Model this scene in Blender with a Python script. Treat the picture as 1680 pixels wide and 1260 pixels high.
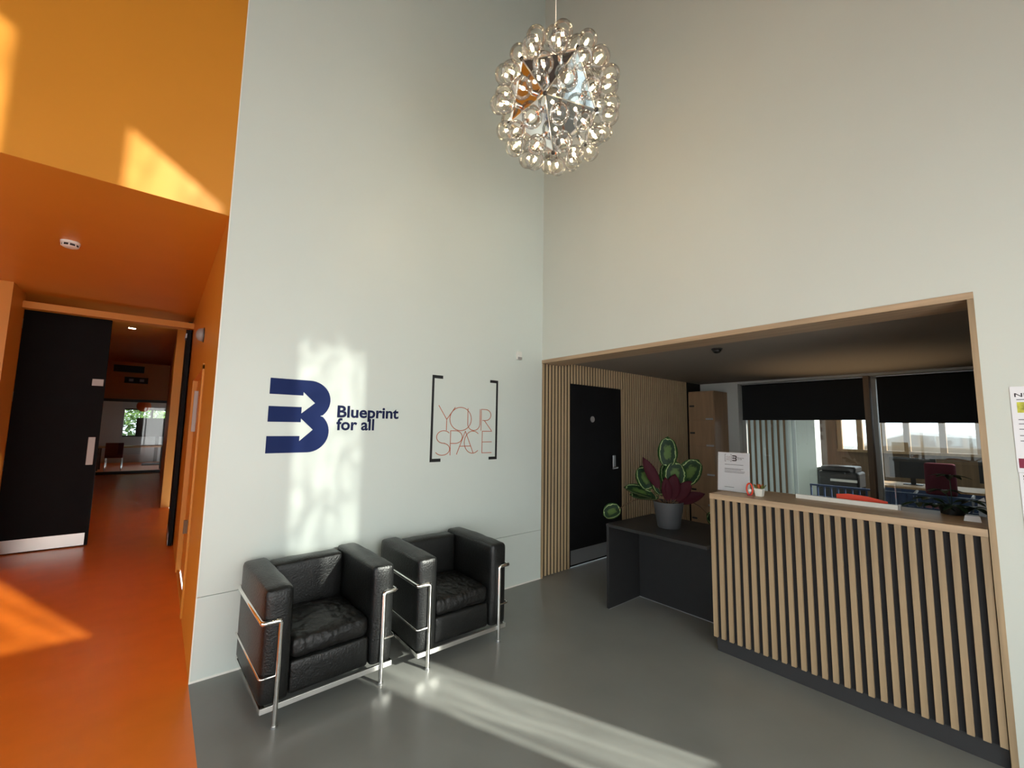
import bpy, bmesh, math, random
from mathutils import Vector, Matrix, Euler
from mathutils.geometry import tessellate_polygon

for o in list(bpy.data.objects):
    bpy.data.objects.remove(o, do_unlink=True)
scene = bpy.context.scene
COL = scene.collection
random.seed(7)

# ------------------------------------------------------------------ camera
cam_d = bpy.data.cameras.new('camera'); cam = bpy.data.objects.new('camera', cam_d); COL.objects.link(cam)
cam_d.sensor_width = 36.0
cam_d.lens = 36.0 * 689.86 / 1680.0
cam_d.clip_start = 0.03; cam_d.clip_end = 300
YAW, PITCH, ROLL = math.radians(50.2258), math.radians(5.8079), math.radians(0.92365)
CAM = Vector((-3.1306, -3.2548, 1.55))
_f = Vector((math.cos(PITCH)*math.cos(YAW), math.cos(PITCH)*math.sin(YAW), math.sin(PITCH)))
_r = Vector((math.sin(YAW), -math.cos(YAW), 0)); _u = _r.cross(_f)
_r2 = _r*math.cos(ROLL) + _u*math.sin(ROLL); _u2 = -_r*math.sin(ROLL) + _u*math.cos(ROLL)
M = Matrix.Identity(4)
for i in range(3):
    M[i][0] = _r2[i]; M[i][1] = _u2[i]; M[i][2] = -_f[i]; M[i][3] = CAM[i]
cam.matrix_world = M
scene.camera = cam

# ------------------------------------------------------------------ sky, sun, exposure
world = bpy.data.worlds.new('sky'); scene.world = world; world.use_nodes = True
wn = world.node_tree; wn.nodes.clear()
wo = wn.nodes.new('ShaderNodeOutputWorld'); wb = wn.nodes.new('ShaderNodeBackground')
wb.inputs['Color'].default_value = (0.80, 0.93, 1.0, 1); wb.inputs['Strength'].default_value = 2.6
wn.links.new(wb.outputs[0], wo.inputs[0])
# sun travels along (-0.41, 1, -0.5): low morning sun from behind the camera
SUN = Vector((-0.41, 1.0, -0.5))
sd = bpy.data.lights.new('sun', 'SUN'); sd.energy = 11.5; sd.angle = math.radians(0.7); sd.color = (1.0, 0.965, 0.90)
sun = bpy.data.objects.new('sun', sd); COL.objects.link(sun)
sun.rotation_euler = SUN.to_track_quat('-Z', 'Y').to_euler(); sun.location = (4, -12, 9)
vs = scene.view_settings
vs.view_transform = 'Standard'; vs.look = 'None'; vs.gamma = 1.0; vs.use_curve_mapping = False
vs.exposure = 0.20

# ------------------------------------------------------------------ materials
MATS = {}
def mat(name, col, rough=0.6, metal=0.0, var=0.0, vscale=8.0, bump=0.0, bscale=60.0, stretch=None, spec=0.5, emit=None, estr=0.0, coat=0.0):
    m = bpy.data.materials.new(name); m.use_nodes = True
    nt = m.node_tree; b = nt.nodes['Principled BSDF']
    b.inputs['Base Color'].default_value = (*col, 1); b.inputs['Roughness'].default_value = rough
    b.inputs['Metallic'].default_value = metal; b.inputs['Specular IOR Level'].default_value = spec
    if coat: b.inputs['Coat Weight'].default_value = coat; b.inputs['Coat Roughness'].default_value = 0.12
    if emit: b.inputs['Emission Color'].default_value = (*emit, 1); b.inputs['Emission Strength'].default_value = estr
    if var or bump:
        tc = nt.nodes.new('ShaderNodeTexCoord'); mp = nt.nodes.new('ShaderNodeMapping')
        nt.links.new(tc.outputs['Object'], mp.inputs[0])
        if stretch: mp.inputs['Scale'].default_value = stretch
    if var:
        n = nt.nodes.new('ShaderNodeTexNoise'); n.inputs['Scale'].default_value = vscale; n.inputs['Detail'].default_value = 5
        nt.links.new(mp.outputs[0], n.inputs['Vector'])
        cr = nt.nodes.new('ShaderNodeValToRGB')
        cr.color_ramp.elements[0].position = 0.3; cr.color_ramp.elements[1].position = 0.7
        cr.color_ramp.elements[0].color = (*[c*(1-var) for c in col], 1)
        cr.color_ramp.elements[1].color = (*[min(1, c*(1+var)) for c in col], 1)
        nt.links.new(n.outputs['Fac'], cr.inputs[0]); nt.links.new(cr.outputs[0], b.inputs['Base Color'])
    if bump:
        n2 = nt.nodes.new('ShaderNodeTexNoise'); n2.inputs['Scale'].default_value = bscale; n2.inputs['Detail'].default_value = 4
        nt.links.new(mp.outputs[0], n2.inputs['Vector'])
        bp = nt.nodes.new('ShaderNodeBump'); bp.inputs['Strength'].default_value = bump; bp.inputs['Distance'].default_value = 0.01
        nt.links.new(n2.outputs['Fac'], bp.inputs['Height']); nt.links.new(bp.outputs[0], b.inputs['Normal'])
    MATS[name] = m
    return m

def thin_glass(name, tint=(1, 1, 1), refl=0.06, rim=0.5, rough=0.02):
    """thin sheet: clear transmission with a Fresnel-like mirror layer"""
    m = bpy.data.materials.new(name); m.use_nodes = True; nt = m.node_tree; nt.nodes.clear()
    out = nt.nodes.new('ShaderNodeOutputMaterial'); mix = nt.nodes.new('ShaderNodeMixShader')
    tr = nt.nodes.new('ShaderNodeBsdfTransparent'); gl = nt.nodes.new('ShaderNodeBsdfGlossy')
    tr.inputs[0].default_value = (*tint, 1); gl.inputs['Roughness'].default_value = rough
    lw = nt.nodes.new('ShaderNodeFresnel'); lw.inputs['IOR'].default_value = 1.45
    ma = nt.nodes.new('ShaderNodeMath'); ma.operation = 'MULTIPLY_ADD'; ma.use_clamp = True
    ma.inputs[1].default_value = rim; ma.inputs[2].default_value = refl
    nt.links.new(lw.outputs[0], ma.inputs[0]); nt.links.new(ma.outputs[0], mix.inputs[0])
    nt.links.new(tr.outputs[0], mix.inputs[1]); nt.links.new(gl.outputs[0], mix.inputs[2])
    nt.links.new(mix.outputs[0], out.inputs[0]); MATS[name] = m
    return m

def etched_glass(name, lo, hi, fade=None, sc=(7.0, 1.0, 1.6)):
    """patterned architectural glass: uneven etched film that lets more or less light through; fade=(z0,z1): darkens towards z1, standing in for leaf shade"""
    m = bpy.data.materials.new(name); m.use_nodes = True; nt = m.node_tree; nt.nodes.clear()
    out = nt.nodes.new('ShaderNodeOutputMaterial'); tr = nt.nodes.new('ShaderNodeBsdfTransparent')
    tc = nt.nodes.new('ShaderNodeTexCoord'); mp = nt.nodes.new('ShaderNodeMapping')
    mp.inputs['Scale'].default_value = sc
    n = nt.nodes.new('ShaderNodeTexNoise'); n.inputs['Scale'].default_value = 1.0; n.inputs['Detail'].default_value = 4; n.inputs['Distortion'].default_value = 1.2
    nt.links.new(tc.outputs['Object'], mp.inputs[0]); nt.links.new(mp.outputs[0], n.inputs['Vector'])
    cr = nt.nodes.new('ShaderNodeValToRGB')
    cr.color_ramp.elements[0].position = 0.34; cr.color_ramp.elements[0].color = (lo*0.95, lo, lo*0.95, 1)
    cr.color_ramp.elements[1].position = 0.64; cr.color_ramp.elements[1].color = (hi*0.95, hi, hi*0.95, 1)
    nt.links.new(n.outputs['Fac'], cr.inputs[0]); col = cr.outputs[0]
    if fade:
        sp_ = nt.nodes.new('ShaderNodeSeparateXYZ'); nt.links.new(tc.outputs['Object'], sp_.inputs[0])
        mr = nt.nodes.new('ShaderNodeMapRange'); mr.inputs['From Min'].default_value = fade[0]; mr.inputs['From Max'].default_value = fade[1]
        nt.links.new(sp_.outputs['Z'], mr.inputs['Value'])
        n2 = nt.nodes.new('ShaderNodeTexNoise'); n2.inputs['Scale'].default_value = 9.0; n2.inputs['Detail'].default_value = 3; n2.inputs['Distortion'].default_value = 1.5
        nt.links.new(tc.outputs['Object'], n2.inputs['Vector'])
        sb = nt.nodes.new('ShaderNodeMath'); sb.operation = 'SUBTRACT'; nt.links.new(n2.outputs['Fac'], sb.inputs[0]); nt.links.new(mr.outputs[0], sb.inputs[1])
        m2 = nt.nodes.new('ShaderNodeMapRange'); m2.inputs['From Min'].default_value = -0.12; m2.inputs['From Max'].default_value = 0.12
        nt.links.new(sb.outputs[0], m2.inputs['Value'])
        mx = nt.nodes.new('ShaderNodeVectorMath'); mx.operation = 'SCALE'
        nt.links.new(col, mx.inputs[0]); nt.links.new(m2.outputs[0], mx.inputs['Scale']); col = mx.outputs[0]
    nt.links.new(col, tr.inputs[0])
    nt.links.new(tr.outputs[0], out.inputs[0]); MATS[name] = m
    return m
def frosted_glass(name, t=0.85):
    """satin glass: scatters the daylight that passes through"""
    m = bpy.data.materials.new(name); m.use_nodes = True; nt = m.node_tree; nt.nodes.clear()
    out = nt.nodes.new('ShaderNodeOutputMaterial'); tr = nt.nodes.new('ShaderNodeBsdfTranslucent'); tr.inputs[0].default_value = (t, t, t, 1)
    nt.links.new(tr.outputs[0], out.inputs[0]); MATS[name] = m
    return m

mat('white_paint', (0.66, 0.695, 0.635), 0.55, bump=0.03, bscale=120, var=0.012, vscale=2)
mat('white_panel', (0.65, 0.705, 0.66), 0.38, var=0.012, vscale=2)
mat('bead_white', (0.85, 0.83, 0.76), 0.4)
mat('orange_paint', (0.66, 0.255, 0.024), 0.42, var=0.02, vscale=3)
mat('orange_floor', (0.88, 0.215, 0.022), 0.35, var=0.04, vscale=5)
mat('grey_floor', (0.215, 0.218, 0.203), 0.30, var=0.06, vscale=3.0, bump=0.02, bscale=40)
mat('ceiling_paint', (0.12, 0.12, 0.12), 0.8)
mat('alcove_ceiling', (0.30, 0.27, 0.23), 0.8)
mat('oak', (0.40, 0.285, 0.165), 0.5, var=0.22, vscale=30, stretch=(1, 1, 0.05), bump=0.05, bscale=80)
mat('oak_brightened', (0.54, 0.395, 0.24), 0.5, var=0.2, vscale=30, stretch=(1, 1, 0.05))  # oak with extra brightness put into its colour for the dimly lit wall slats
mat('oak_flat', (0.45, 0.32, 0.20), 0.45, var=0.18, vscale=30, stretch=(1, 0.05, 1))
mat('slat_backing', (0.012, 0.008, 0.005), 0.95)
mat('felt_black', (0.022, 0.022, 0.024), 0.95)
mat('plinth_grey', (0.03, 0.03, 0.032), 0.6)
mat('desk_black', (0.016, 0.016, 0.017), 0.5, var=0.1, vscale=20)
mat('door_black', (0.006, 0.006, 0.007), 0.72, var=0.15, vscale=6, spec=0.2)
mat('steel', (0.62, 0.62, 0.62), 0.32, 1.0)
mat('steel_satin', (0.50, 0.51, 0.53), 0.45, 0.9)
mat('bar_steel', (0.82, 0.81, 0.78), 0.38, 1.0)
mat('plate_steel', (0.42, 0.36, 0.33), 0.55, 0.9)
mat('chrome', (0.86, 0.85, 0.82), 0.10, 1.0)
mat('mirror_metal', (0.80, 0.80, 0.80), 0.06, 1.0, bump=0.06, bscale=9)
mat('leather', (0.007, 0.0075, 0.0075), 0.36, var=0.25, vscale=12, bump=0.3, bscale=90, spec=0.42)
mat('leather_soft', (0.007, 0.007, 0.007), 0.42, var=0.25, vscale=12, bump=0.8, bscale=22, spec=0.42)
mat('black_plastic', (0.012, 0.012, 0.012), 0.4)
mat('white_plastic', (0.78, 0.77, 0.72), 0.4)
mat('grey_plastic', (0.30, 0.29, 0.28), 0.35)
mat('navy_vinyl', (0.008, 0.020, 0.100), 0.6, spec=0.15)
mat('navy_text', (0.008, 0.013, 0.060), 0.6, spec=0.15)
mat('black_vinyl', (0.01, 0.01, 0.012), 0.4)
mat('red_vinyl', (0.48, 0.10, 0.03), 0.5)
mat('paper', (0.86, 0.87, 0.90), 0.6)
mat('ink', (0.03, 0.03, 0.04), 0.7)
mat('ink_pale', (0.42, 0.30, 0.30), 0.7)
mat('ink_grey', (0.20, 0.20, 0.22), 0.7)
mat('maroon', (0.25, 0.015, 0.05), 0.6)
mat('photo_yellow', (0.50, 0.50, 0.06), 0.6, var=0.5, vscale=40)
mat('locker_wood', (0.36, 0.22, 0.12), 0.5, var=0.12, vscale=18, stretch=(1, 1, 0.1))
mat('blind_black', (0.008, 0.008, 0.009), 0.8)
mat('frame_grey', (0.42, 0.41, 0.37), 0.45)
mat('frame_wood', (0.20, 0.12, 0.06), 0.5, var=0.2, vscale=20, stretch=(1, 1, 0.06))
mat('frame_dark', (0.02, 0.02, 0.02), 0.4)
mat('pot_grey', (0.05, 0.053, 0.057), 0.6)
mat('soil', (0.02, 0.012, 0.008), 0.95)
mat('leaf_under', (0.038, 0.005, 0.010), 0.65, spec=0.15)
mat('stem', (0.10, 0.05, 0.02), 0.6)
mat('leaf_dark', (0.014, 0.034, 0.014), 0.4)
mat('red_plastic', (0.75, 0.06, 0.02), 0.4)
mat('succulent', (0.45, 0.10, 0.03), 0.5, var=0.5, vscale=60)
mat('succulent_green', (0.12, 0.13, 0.02), 0.5)
mat('ceramic_white', (0.78, 0.78, 0.72), 0.3)
mat('office_floor', (0.10, 0.09, 0.085), 0.6)
mat('office_wall', (0.62, 0.63, 0.60), 0.8)
mat('teal_curtain', (0.30, 0.36, 0.36), 0.7)
mat('blue_paint', (0.03, 0.055, 0.12), 0.5)
mat('timber', (0.40, 0.25, 0.12), 0.5, var=0.2, vscale=20, stretch=(1, 1, 0.06))
mat('car_white', (0.80, 0.80, 0.80), 0.25)
mat('red_fabric', (0.10, 0.010, 0.02), 0.85)
mat('asphalt', (0.20, 0.20, 0.19), 0.9)
mat('hedge_green', (0.10, 0.18, 0.04), 0.7)
mat('bark', (0.10, 0.07, 0.045), 0.9)
mat('vent_black', (0.006, 0.006, 0.006), 0.6)
mat('filament', (1, 0.8, 0.5), 0.5, emit=(1.0, 0.74, 0.42), estr=170.0)
mat('lamp_face', (1, 0.9, 0.8), 0.5, emit=(1.0, 0.85, 0.65), estr=60.0)
mat('pendant_orange', (0.55, 0.10, 0.02), 0.5)
mat('concrete', (0.35, 0.35, 0.34), 0.8)
thin_glass('window_glass', (0.93, 0.96, 0.95), 0.09, 0.9)
thin_glass('clear_glass', (0.97, 0.98, 0.98), 0.02, 0.9)
thin_glass('acrylic', (0.97, 0.98, 0.98), 0.03, 0.8, 0.05)
thin_glass('bulb_glass', (0.985, 0.975, 0.94), 0.015, 0.75, 0.01)
etched_glass('etched_glass', 0.22, 0.60)
etched_glass('etched_glass_low', 0.30, 0.98)
etched_glass('etched_glass_top', 0.03, 0.22, (4.12, 4.72), (8.0, 1.0, 3.6))  # foliage shade put into the tint towards the top of this pane
frosted_glass('frosted_glass')

def leaf_material():
    """calathea leaf: dark margin and midrib fan, pale ring inside the margin (pattern by leaf UV)"""
    m = bpy.data.materials.new('leaf_patterned'); m.use_nodes = True; nt = m.node_tree; b = nt.nodes['Principled BSDF']
    uv = nt.nodes.new('ShaderNodeUVMap'); sep = nt.nodes.new('ShaderNodeSeparateXYZ'); nt.links.new(uv.outputs[0], sep.inputs[0])
    # U = across 0..1 (0.5 = midrib), V = radial distance to margin (0 centre .. 1 edge)
    r = nt.nodes.new('ShaderNodeValToRGB'); e = r.color_ramp.elements
    e[0].position = 0.0; e[0].color = (0.055, 0.10, 0.025, 1)
    e[1].position = 1.0; e[1].color = (0.018, 0.05, 0.012, 1)
    for p, c in ((0.30, (0.05, 0.09, 0.022, 1)), (0.42, (0.006, 0.018, 0.008, 1)), (0.74, (0.009, 0.03, 0.011, 1)), (0.77, (0.26, 0.33, 0.15, 1)), (0.81, (0.24, 0.31, 0.13, 1)), (0.84, (0.014, 0.045, 0.010, 1))):
        k = r.color_ramp.elements.new(p); k.color = c
    n = nt.nodes.new('ShaderNodeTexNoise'); n.inputs['Scale'].default_value = 38
    tc = nt.nodes.new('ShaderNodeTexCoord'); nt.links.new(tc.outputs['Object'], n.inputs['Vector'])
    ma = nt.nodes.new('ShaderNodeMath'); ma.operation = 'MULTIPLY_ADD'; ma.inputs[1].default_value = 0.34; ma.inputs[2].default_value = -0.17
    nt.links.new(n.outputs['Fac'], ma.inputs[0])
    ad = nt.nodes.new('ShaderNodeMath'); ad.operation = 'ADD'
    nt.links.new(sep.outputs['Y'], ad.inputs[0]); nt.links.new(ma.outputs[0], ad.inputs[1])
    nt.links.new(ad.outputs[0], r.inputs[0]); nt.links.new(r.outputs[0], b.inputs['Base Color'])
    b.inputs['Roughness'].default_value = 0.55; b.inputs['Specular IOR Level'].default_value = 0.2
    MATS['leaf_patterned'] = m
leaf_material()

# ------------------------------------------------------------------ helpers
class MB:
    def __init__(s): s.v = []; s.f = []; s.mi = []; s.uv = None
    def add(s, vs, fs, mi=0):
        b = len(s.v); s.v += [Vector(p) for p in vs]
        for f in fs: s.f.append([i+b for i in f]); s.mi.append(mi)
        return s
    def box(s, x0, x1, y0, y1, z0, z1, mi=0):
        x0, x1 = min(x0, x1), max(x0, x1); y0, y1 = min(y0, y1), max(y0, y1); z0, z1 = min(z0, z1), max(z0, z1)
        return s.add([(x0,y0,z0),(x1,y0,z0),(x1,y1,z0),(x0,y1,z0),(x0,y0,z1),(x1,y0,z1),(x1,y1,z1),(x0,y1,z1)],
                     [(0,3,2,1),(4,5,6,7),(0,1,5,4),(1,2,6,5),(2,3,7,6),(3,0,4,7)], mi)
    def sweep(s, pts, r, n=10, closed=False, radii=None, mi=0):
        pts = [Vector(p) for p in pts]; N = len(pts); rings = []
        up = None
        for i in range(N):
            if closed: t = pts[(i+1) % N] - pts[i-1]
            else: t = pts[min(i+1, N-1)] - pts[max(i-1, 0)]
            t.normalize()
            if up is None:
                a = Vector((0,0,1)) if abs(t.z) < 0.9 else Vector((1,0,0)); up = (a - t*a.dot(t)).normalized()
            else: up = (up - t*up.dot(t)).normalized()
            sd_ = t.cross(up); rr = radii[i] if radii else r
            k = 1.0
            if 0 < i < N-1:
                d1 = (pts[i]-pts[i-1]).normalized(); d2 = (pts[i+1]-pts[i]).normalized()
                k = 1.0/max(0.5, math.sqrt(max(0.0, (1+d1.dot(d2))/2)))
                k = min(k, 1.3)
            rings.append([pts[i] + (up*math.cos(2*math.pi*j/n) + sd_*math.sin(2*math.pi*j/n))*rr*(k if rr == r else 1) for j in range(n)])
        vs = [p for ring in rings for p in ring]; fs = []
        for i in range(N if closed else N-1):
            a = i*n; b = ((i+1) % N)*n
            for j in range(n): fs.append((a+j, a+(j+1) % n, b+(j+1) % n, b+j))
        if not closed:
            fs.append(tuple(range(n-1, -1, -1))); fs.append(tuple((N-1)*n+j for j in range(n)))
        return s.add(vs, fs, mi)
    def cyl(s, p0, p1, r, n=16, mi=0): return s.sweep([p0, p1], r, n, mi=mi)
    def lathe(s, prof, c=(0,0,0), n=24, mi=0):
        vs = []; fs = []; c = Vector(c)
        for (r, z) in prof:
            for j in range(n):
                a = 2*math.pi*j/n; vs.append(c + Vector((r*math.cos(a), r*math.sin(a), z)))
        for i in range(len(prof)-1):
            for j in range(n): fs.append((i*n+j, i*n+(j+1) % n, (i+1)*n+(j+1) % n, (i+1)*n+j))
        if prof[0][0] > 1e-6: fs.append(tuple(range(n-1, -1, -1)))
        if prof[-1][0] > 1e-6: fs.append(tuple((len(prof)-1)*n+j for j in range(n)))
        return s.add(vs, fs, mi)
    def prism(s, poly, fn, t, mi=0):
        """poly: 2D outline; fn(u,v,d)->3D point; d from 0 to t"""
        n = len(poly); tri = tessellate_polygon([[Vector((p[0], p[1], 0)) for p in poly]])
        vs = [fn(p[0], p[1], 0) for p in poly] + [fn(p[0], p[1], t) for p in poly]
        fs = [tuple(q) for q in tri] + [tuple(i+n for i in reversed(q)) for q in tri]
        fs += [(i, (i+1) % n, n+(i+1) % n, n+i) for i in range(n)]
        return s.add(vs, fs, mi)
    def ribbon(s, pts, w, fn, t):
        for a, b in zip(pts[:-1], pts[1:]):
            a = Vector(a); b = Vector(b); d = (b-a).normalized(); p = Vector((-d.y, d.x))*w; a2 = a - d*w*0.5; b2 = b + d*w*0.5
            s.prism([(a2+p)[:2], (a2-p)[:2], (b2-p)[:2], (b2+p)[:2]], fn, t)
        return s
    def rbox(s, c, size, r, n=8, bulge=(0,0,0), wr=0.0, seed=0, mi=0, crease=0.0):
        """soft cushion: rounded box with bulged faces and optional wrinkles"""
        hx, hy, hz = [q/2 for q in size]; c = Vector(c); vs = []; fs = []; key = {}
        H = (hx, hy, hz)
        from mathutils import noise
        def ticks(h):
            k = max(4, int(n*h/max(H))); inner = [(-h+r) + (2*h-2*r)*i/k for i in range(k+1)]
            return [-h, -h+r*0.3] + inner + [h-r*0.3, h]
        tk = [ticks(h) for h in H]
        def pt(p):
            q = Vector([max(-H[i]+r, min(H[i]-r, p[i])) for i in range(3)]); d = p - q
            if d.length > 1e-9: d = d.normalized()*r
            o = q + d
            u = [1-(o[i]/H[i])**2 for i in range(3)]; u = [max(0, k) for k in u]
            o = o + Vector((bulge[0]*u[1]*u[2]*(1 if p[0] > 0 else -1)*(abs(p[0]) > H[0]-1e-6),
                            bulge[1]*u[0]*u[2]*(1 if p[1] > 0 else -1)*(abs(p[1]) > H[1]-1e-6),
                            bulge[2]*u[0]*u[1]*(1 if p[2] > 0 else -1)*(abs(p[2]) > H[2]-1e-6)))
            if wr:
                k = noise.noise(Vector((o.x*9+seed, o.y*26, o.z*14)))*wr + noise.noise(Vector((o.x*22+seed, o.y*7, o.z*20)))*wr*0.6
                o = o + Vector((k*0.3, k*0.3, k))
                if crease:
                    cq = -abs(noise.noise(Vector((o.x*24+o.y*9+seed, o.y*14-o.x*6, o.z*5))))*crease*1.6
                    o = o + Vector((0, -cq*(o.y < -H[1]*0.85), cq*(o.z > 0)))
            return o
        def vid(p):
            k = tuple(round(q, 6) for q in p)
            if k not in key: key[k] = len(vs); vs.append(c + pt(Vector(p)))
            return key[k]
        for ax in range(3):
            a, b = [(1,2),(2,0),(0,1)][ax]
            for sg in (-1, 1):
                for i in range(len(tk[a])-1):
                    for j in range(len(tk[b])-1):
                        q = []
                        for (ii, jj) in ((i,j),(i+1,j),(i+1,j+1),(i,j+1)):
                            p = [0,0,0]; p[ax] = sg*H[ax]; p[a] = tk[a][ii]; p[b] = tk[b][jj]; q.append(vid(p))
                        fs.append(tuple(q) if sg > 0 else tuple(reversed(q)))
        return s.add(vs, fs, mi)
    def ball(s, c, r, n=12, m=8, mi=0):
        prof = [(max(1e-7, r*math.sin(math.pi*i/m)), -r*math.cos(math.pi*i/m)) for i in range(m+1)]
        prof[0] = (0, -r); prof[-1] = (0, r)
        return s.lathe(prof, c, n, mi)
    def xf(s, Mx):
        s.v = [Mx @ p for p in s.v]; return s
    def build(s, name, material, parent=None, smooth=False, local=False, bevel=0.0, origin=None, auto=None):
        off = Vector((0,0,0))
        if parent is not None:
            if not local: off = ORG[parent.name]
        elif origin is not None: off = Vector(origin)
        elif not local:
            xs = [p.x for p in s.v]; ys = [p.y for p in s.v]; zs = [p.z for p in s.v]
            off = Vector(((min(xs)+max(xs))/2, (min(ys)+max(ys))/2, min(zs)))
        me = bpy.data.meshes.new(name)
        me.from_pydata([tuple(p-off) for p in s.v], [], s.f); me.update()
        ms = material if isinstance(material, (list, tuple)) else [material]
        for k in ms: me.materials.append(MATS[k])
        if len(ms) > 1:
            for i, p in enumerate(me.polygons): p.material_index = s.mi[i]
        bm = bmesh.new(); bm.from_mesh(me); bmesh.ops.remove_doubles(bm, verts=bm.verts, dist=1e-6)
        bmesh.ops.recalc_face_normals(bm, faces=bm.faces); bm.to_mesh(me); bm.free()
        if smooth:
            for p in me.polygons: p.use_smooth = True
            if auto is not None: me.set_sharp_from_angle(angle=math.radians(auto))
        o = bpy.data.objects.new(name, me); COL.objects.link(o)
        if parent is not None: o.parent = parent; ORG[o.name] = ORG.get(parent.name, Vector((0,0,0)))
        else: o.location = off; ORG[o.name] = off
        if bevel:
            b = o.modifiers.new('bevel', 'BEVEL'); b.width = bevel; b.segments = 2; b.limit_method = 'ANGLE'
        return o
ORG = {}
def tag(o, label, cat, group=None):
    o['label'] = label; o['category'] = cat
    if group: o['group'] = group
    return o
def struct(o, label=None):
    o['kind'] = 'structure'
    if label: o['label'] = label
    return o
def thing(name, loc, label, cat, rz=0.0, group=None):
    o = bpy.data.objects.new(name, None); COL.objects.link(o); o.location = loc; o.rotation_euler = (0,0,rz)
    o.empty_display_size = 0.1; ORG[o.name] = Vector(loc); return tag(o, label, cat, group)
def inst(src, parent, Mx=None, name=None):
    c = src.copy(); COL.objects.link(c); c.parent = parent
    if Mx is not None: c.matrix_basis = Mx
    ORG[c.name] = ORG.get(parent.name, Vector((0,0,0))) if parent else Vector((0,0,0))
    return c
def copy_tree(o, parent=None):
    c = o.copy(); COL.objects.link(c); c.parent = parent
    for ch in list(o.children): copy_tree(ch, c)
    return c
def Y0(u, v, d): return Vector((u, -d, v))       # drawing plane of the white logo wall, depth towards the room
def text_mesh(txt, h, w, bold, fn, t, name, material, parent):
    cu = bpy.data.curves.new('t', 'FONT'); cu.body = txt; cu.size = 1.0; cu.offset = bold; cu.resolution_u = 4
    to = bpy.data.objects.new('t', cu); COL.objects.link(to)
    dg = bpy.context.evaluated_depsgraph_get(); me = bpy.data.meshes.new_from_object(to.evaluated_get(dg))
    bpy.data.objects.remove(to, do_unlink=True)
    xs = [v.co.x for v in me.vertices]; x0, x1 = min(xs), max(xs)
    mb = MB(); sx = w/(x1-x0)
    vs = [fn((v.co.x-x0)*sx, v.co.y*h, t) for v in me.vertices]
    mb.add(vs, [tuple(p.vertices) for p in me.polygons])
    bpy.data.meshes.remove(me)
    return mb.build(name, material, parent)

# ------------------------------------------------------------------ room shell
TOP = 7.0; YR = -4.6; XS = -7.0; XE = -2.88; SOF = 2.91
b = MB().box(XE, 0.0, YR, 0.0, -0.1, 0).box(0, 3.6, -4.2, 0.1, -0.1, 0)
struct(b.build('floor', 'grey_floor', origin=(0,0,0)), 'grey resilient floor of the reception lobby')
b = MB().box(XS, XE, YR, 18.0, -0.1, 0)
struct(b.build('floor_orange', 'orange_floor', origin=(0,0,0)), 'orange floor running from the entrance into the passage')
b = MB().box(XS, 0.3, YR, 0.3, TOP, TOP+0.1)
struct(b.build('ceiling', 'ceiling_paint', origin=(0,0,0)))

# white logo wall: lower panel, recessed joint, upper panel
wl = struct(MB().box(XE+0.02, 0.0, 0.012, 0.25, 0, TOP).build('wall_left', 'white_panel', origin=(0,0,0)), 'tall white wall with the printed logos')
MB().box(XE+0.004, 0.0, 0.0, 0.03, 0.0, 0.4868).build('lower_panel', 'white_panel', wl)
MB().box(XE+0.004, 0.0, 0.0, 0.03, 0.4905, TOP).build('upper_panel', 'white_panel', wl)
struct(MB().box(XE, -0.002, -0.004, 0.0, 0.0, 0.012).build('baseboard_left', 'bead_white', origin=(0,0,0)))
struct(MB().box(XE+0.0006, XE+0.007, -0.0025, 0.004, 0.0, TOP).build('trim_1', 'bead_white', origin=(0,0,0)), 'thin pale corner bead where white meets orange')

# white right wall with the reception opening
wr = struct(MB().box(0, 0.25, -3.154, 0.25, 2.272, TOP).box(0, 0.25, YR, -3.154, 0, TOP).build('wall_right', 'white_paint', origin=(0,0,0)), 'tall white wall above and beside the reception opening')
struct(MB().box(-0.006, 0.27, -3.154, 0.0, 2.236, 2.272).build('trim_2', 'oak_flat', origin=(0,0,0), bevel=0.001), 'oak lining along the head of the reception opening')
struct(MB().box(-0.006, 0.27, -3.154, -3.130, 0.0, 2.2355).build('trim_3', 'oak', origin=(0,0,0), bevel=0.001), 'oak lining of the right side of the reception opening')
struct(MB().box(0.002, 0.024, -0.008, 0.04, 0.0, 2.2355).build('trim_4', 'oak', origin=(0,0,0), bevel=0.001), 'slim oak edge strip between the white wall and slats')

# orange upper wall and passage
struct(MB().box(XS, XE+0.0005, 0.0, 0.25, SOF+0.0005, TOP).build('wall_orange', 'orange_paint', origin=(0,0,0)), 'orange wall above the passage soffit')
struct(MB().box(XS, XE+0.02, 0.004, 4.5, SOF, SOF+0.1).build('ceiling_passage', 'orange_paint', origin=(0,0,0)), 'orange soffit of the passage')
# passage side wall: built around the recessed cupboard door (y 1.03..2.33, z 0.05..2.0)
b = MB().box(XE, XE+0.02, 0.005, 1.03, 0, SOF).box(XE, XE+0.0005, -0.002, 0.005, 0, SOF).box(XE, XE+0.02, 2.33, 4.3, 0, SOF).box(XE, XE+0.02, 1.03, 2.33, 2.0, SOF).box(XE, XE+0.02, 1.03, 2.33, 0, 0.05)
ps = struct(b.build('wall_passage', 'orange_paint', origin=(0,0,0)), 'orange side wall of the passage with a recessed cupboard')
d3 = struct(MB().box(XE+0.03, XE+0.07, 1.03, 2.33, 0.05, 2.0).build('door_3', 'orange_paint', origin=(0,0,0)), 'orange cupboard door set flush in the passage wall')
MB().box(XE-0.012, XE+0.03, 1.0, 1.06, 0.03, 2.02).build('architrave', 'orange_paint', d3, bevel=0.002)
MB().box(XE-0.012, XE+0.03, 2.30, 2.36, 0.03, 2.02).build('architrave', 'orange_paint', d3, bevel=0.002)
MB().box(XE-0.012, XE+0.03, 1.0, 2.36, 1.98, 2.03).build('architrave', 'orange_paint', d3, bevel=0.002)
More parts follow.
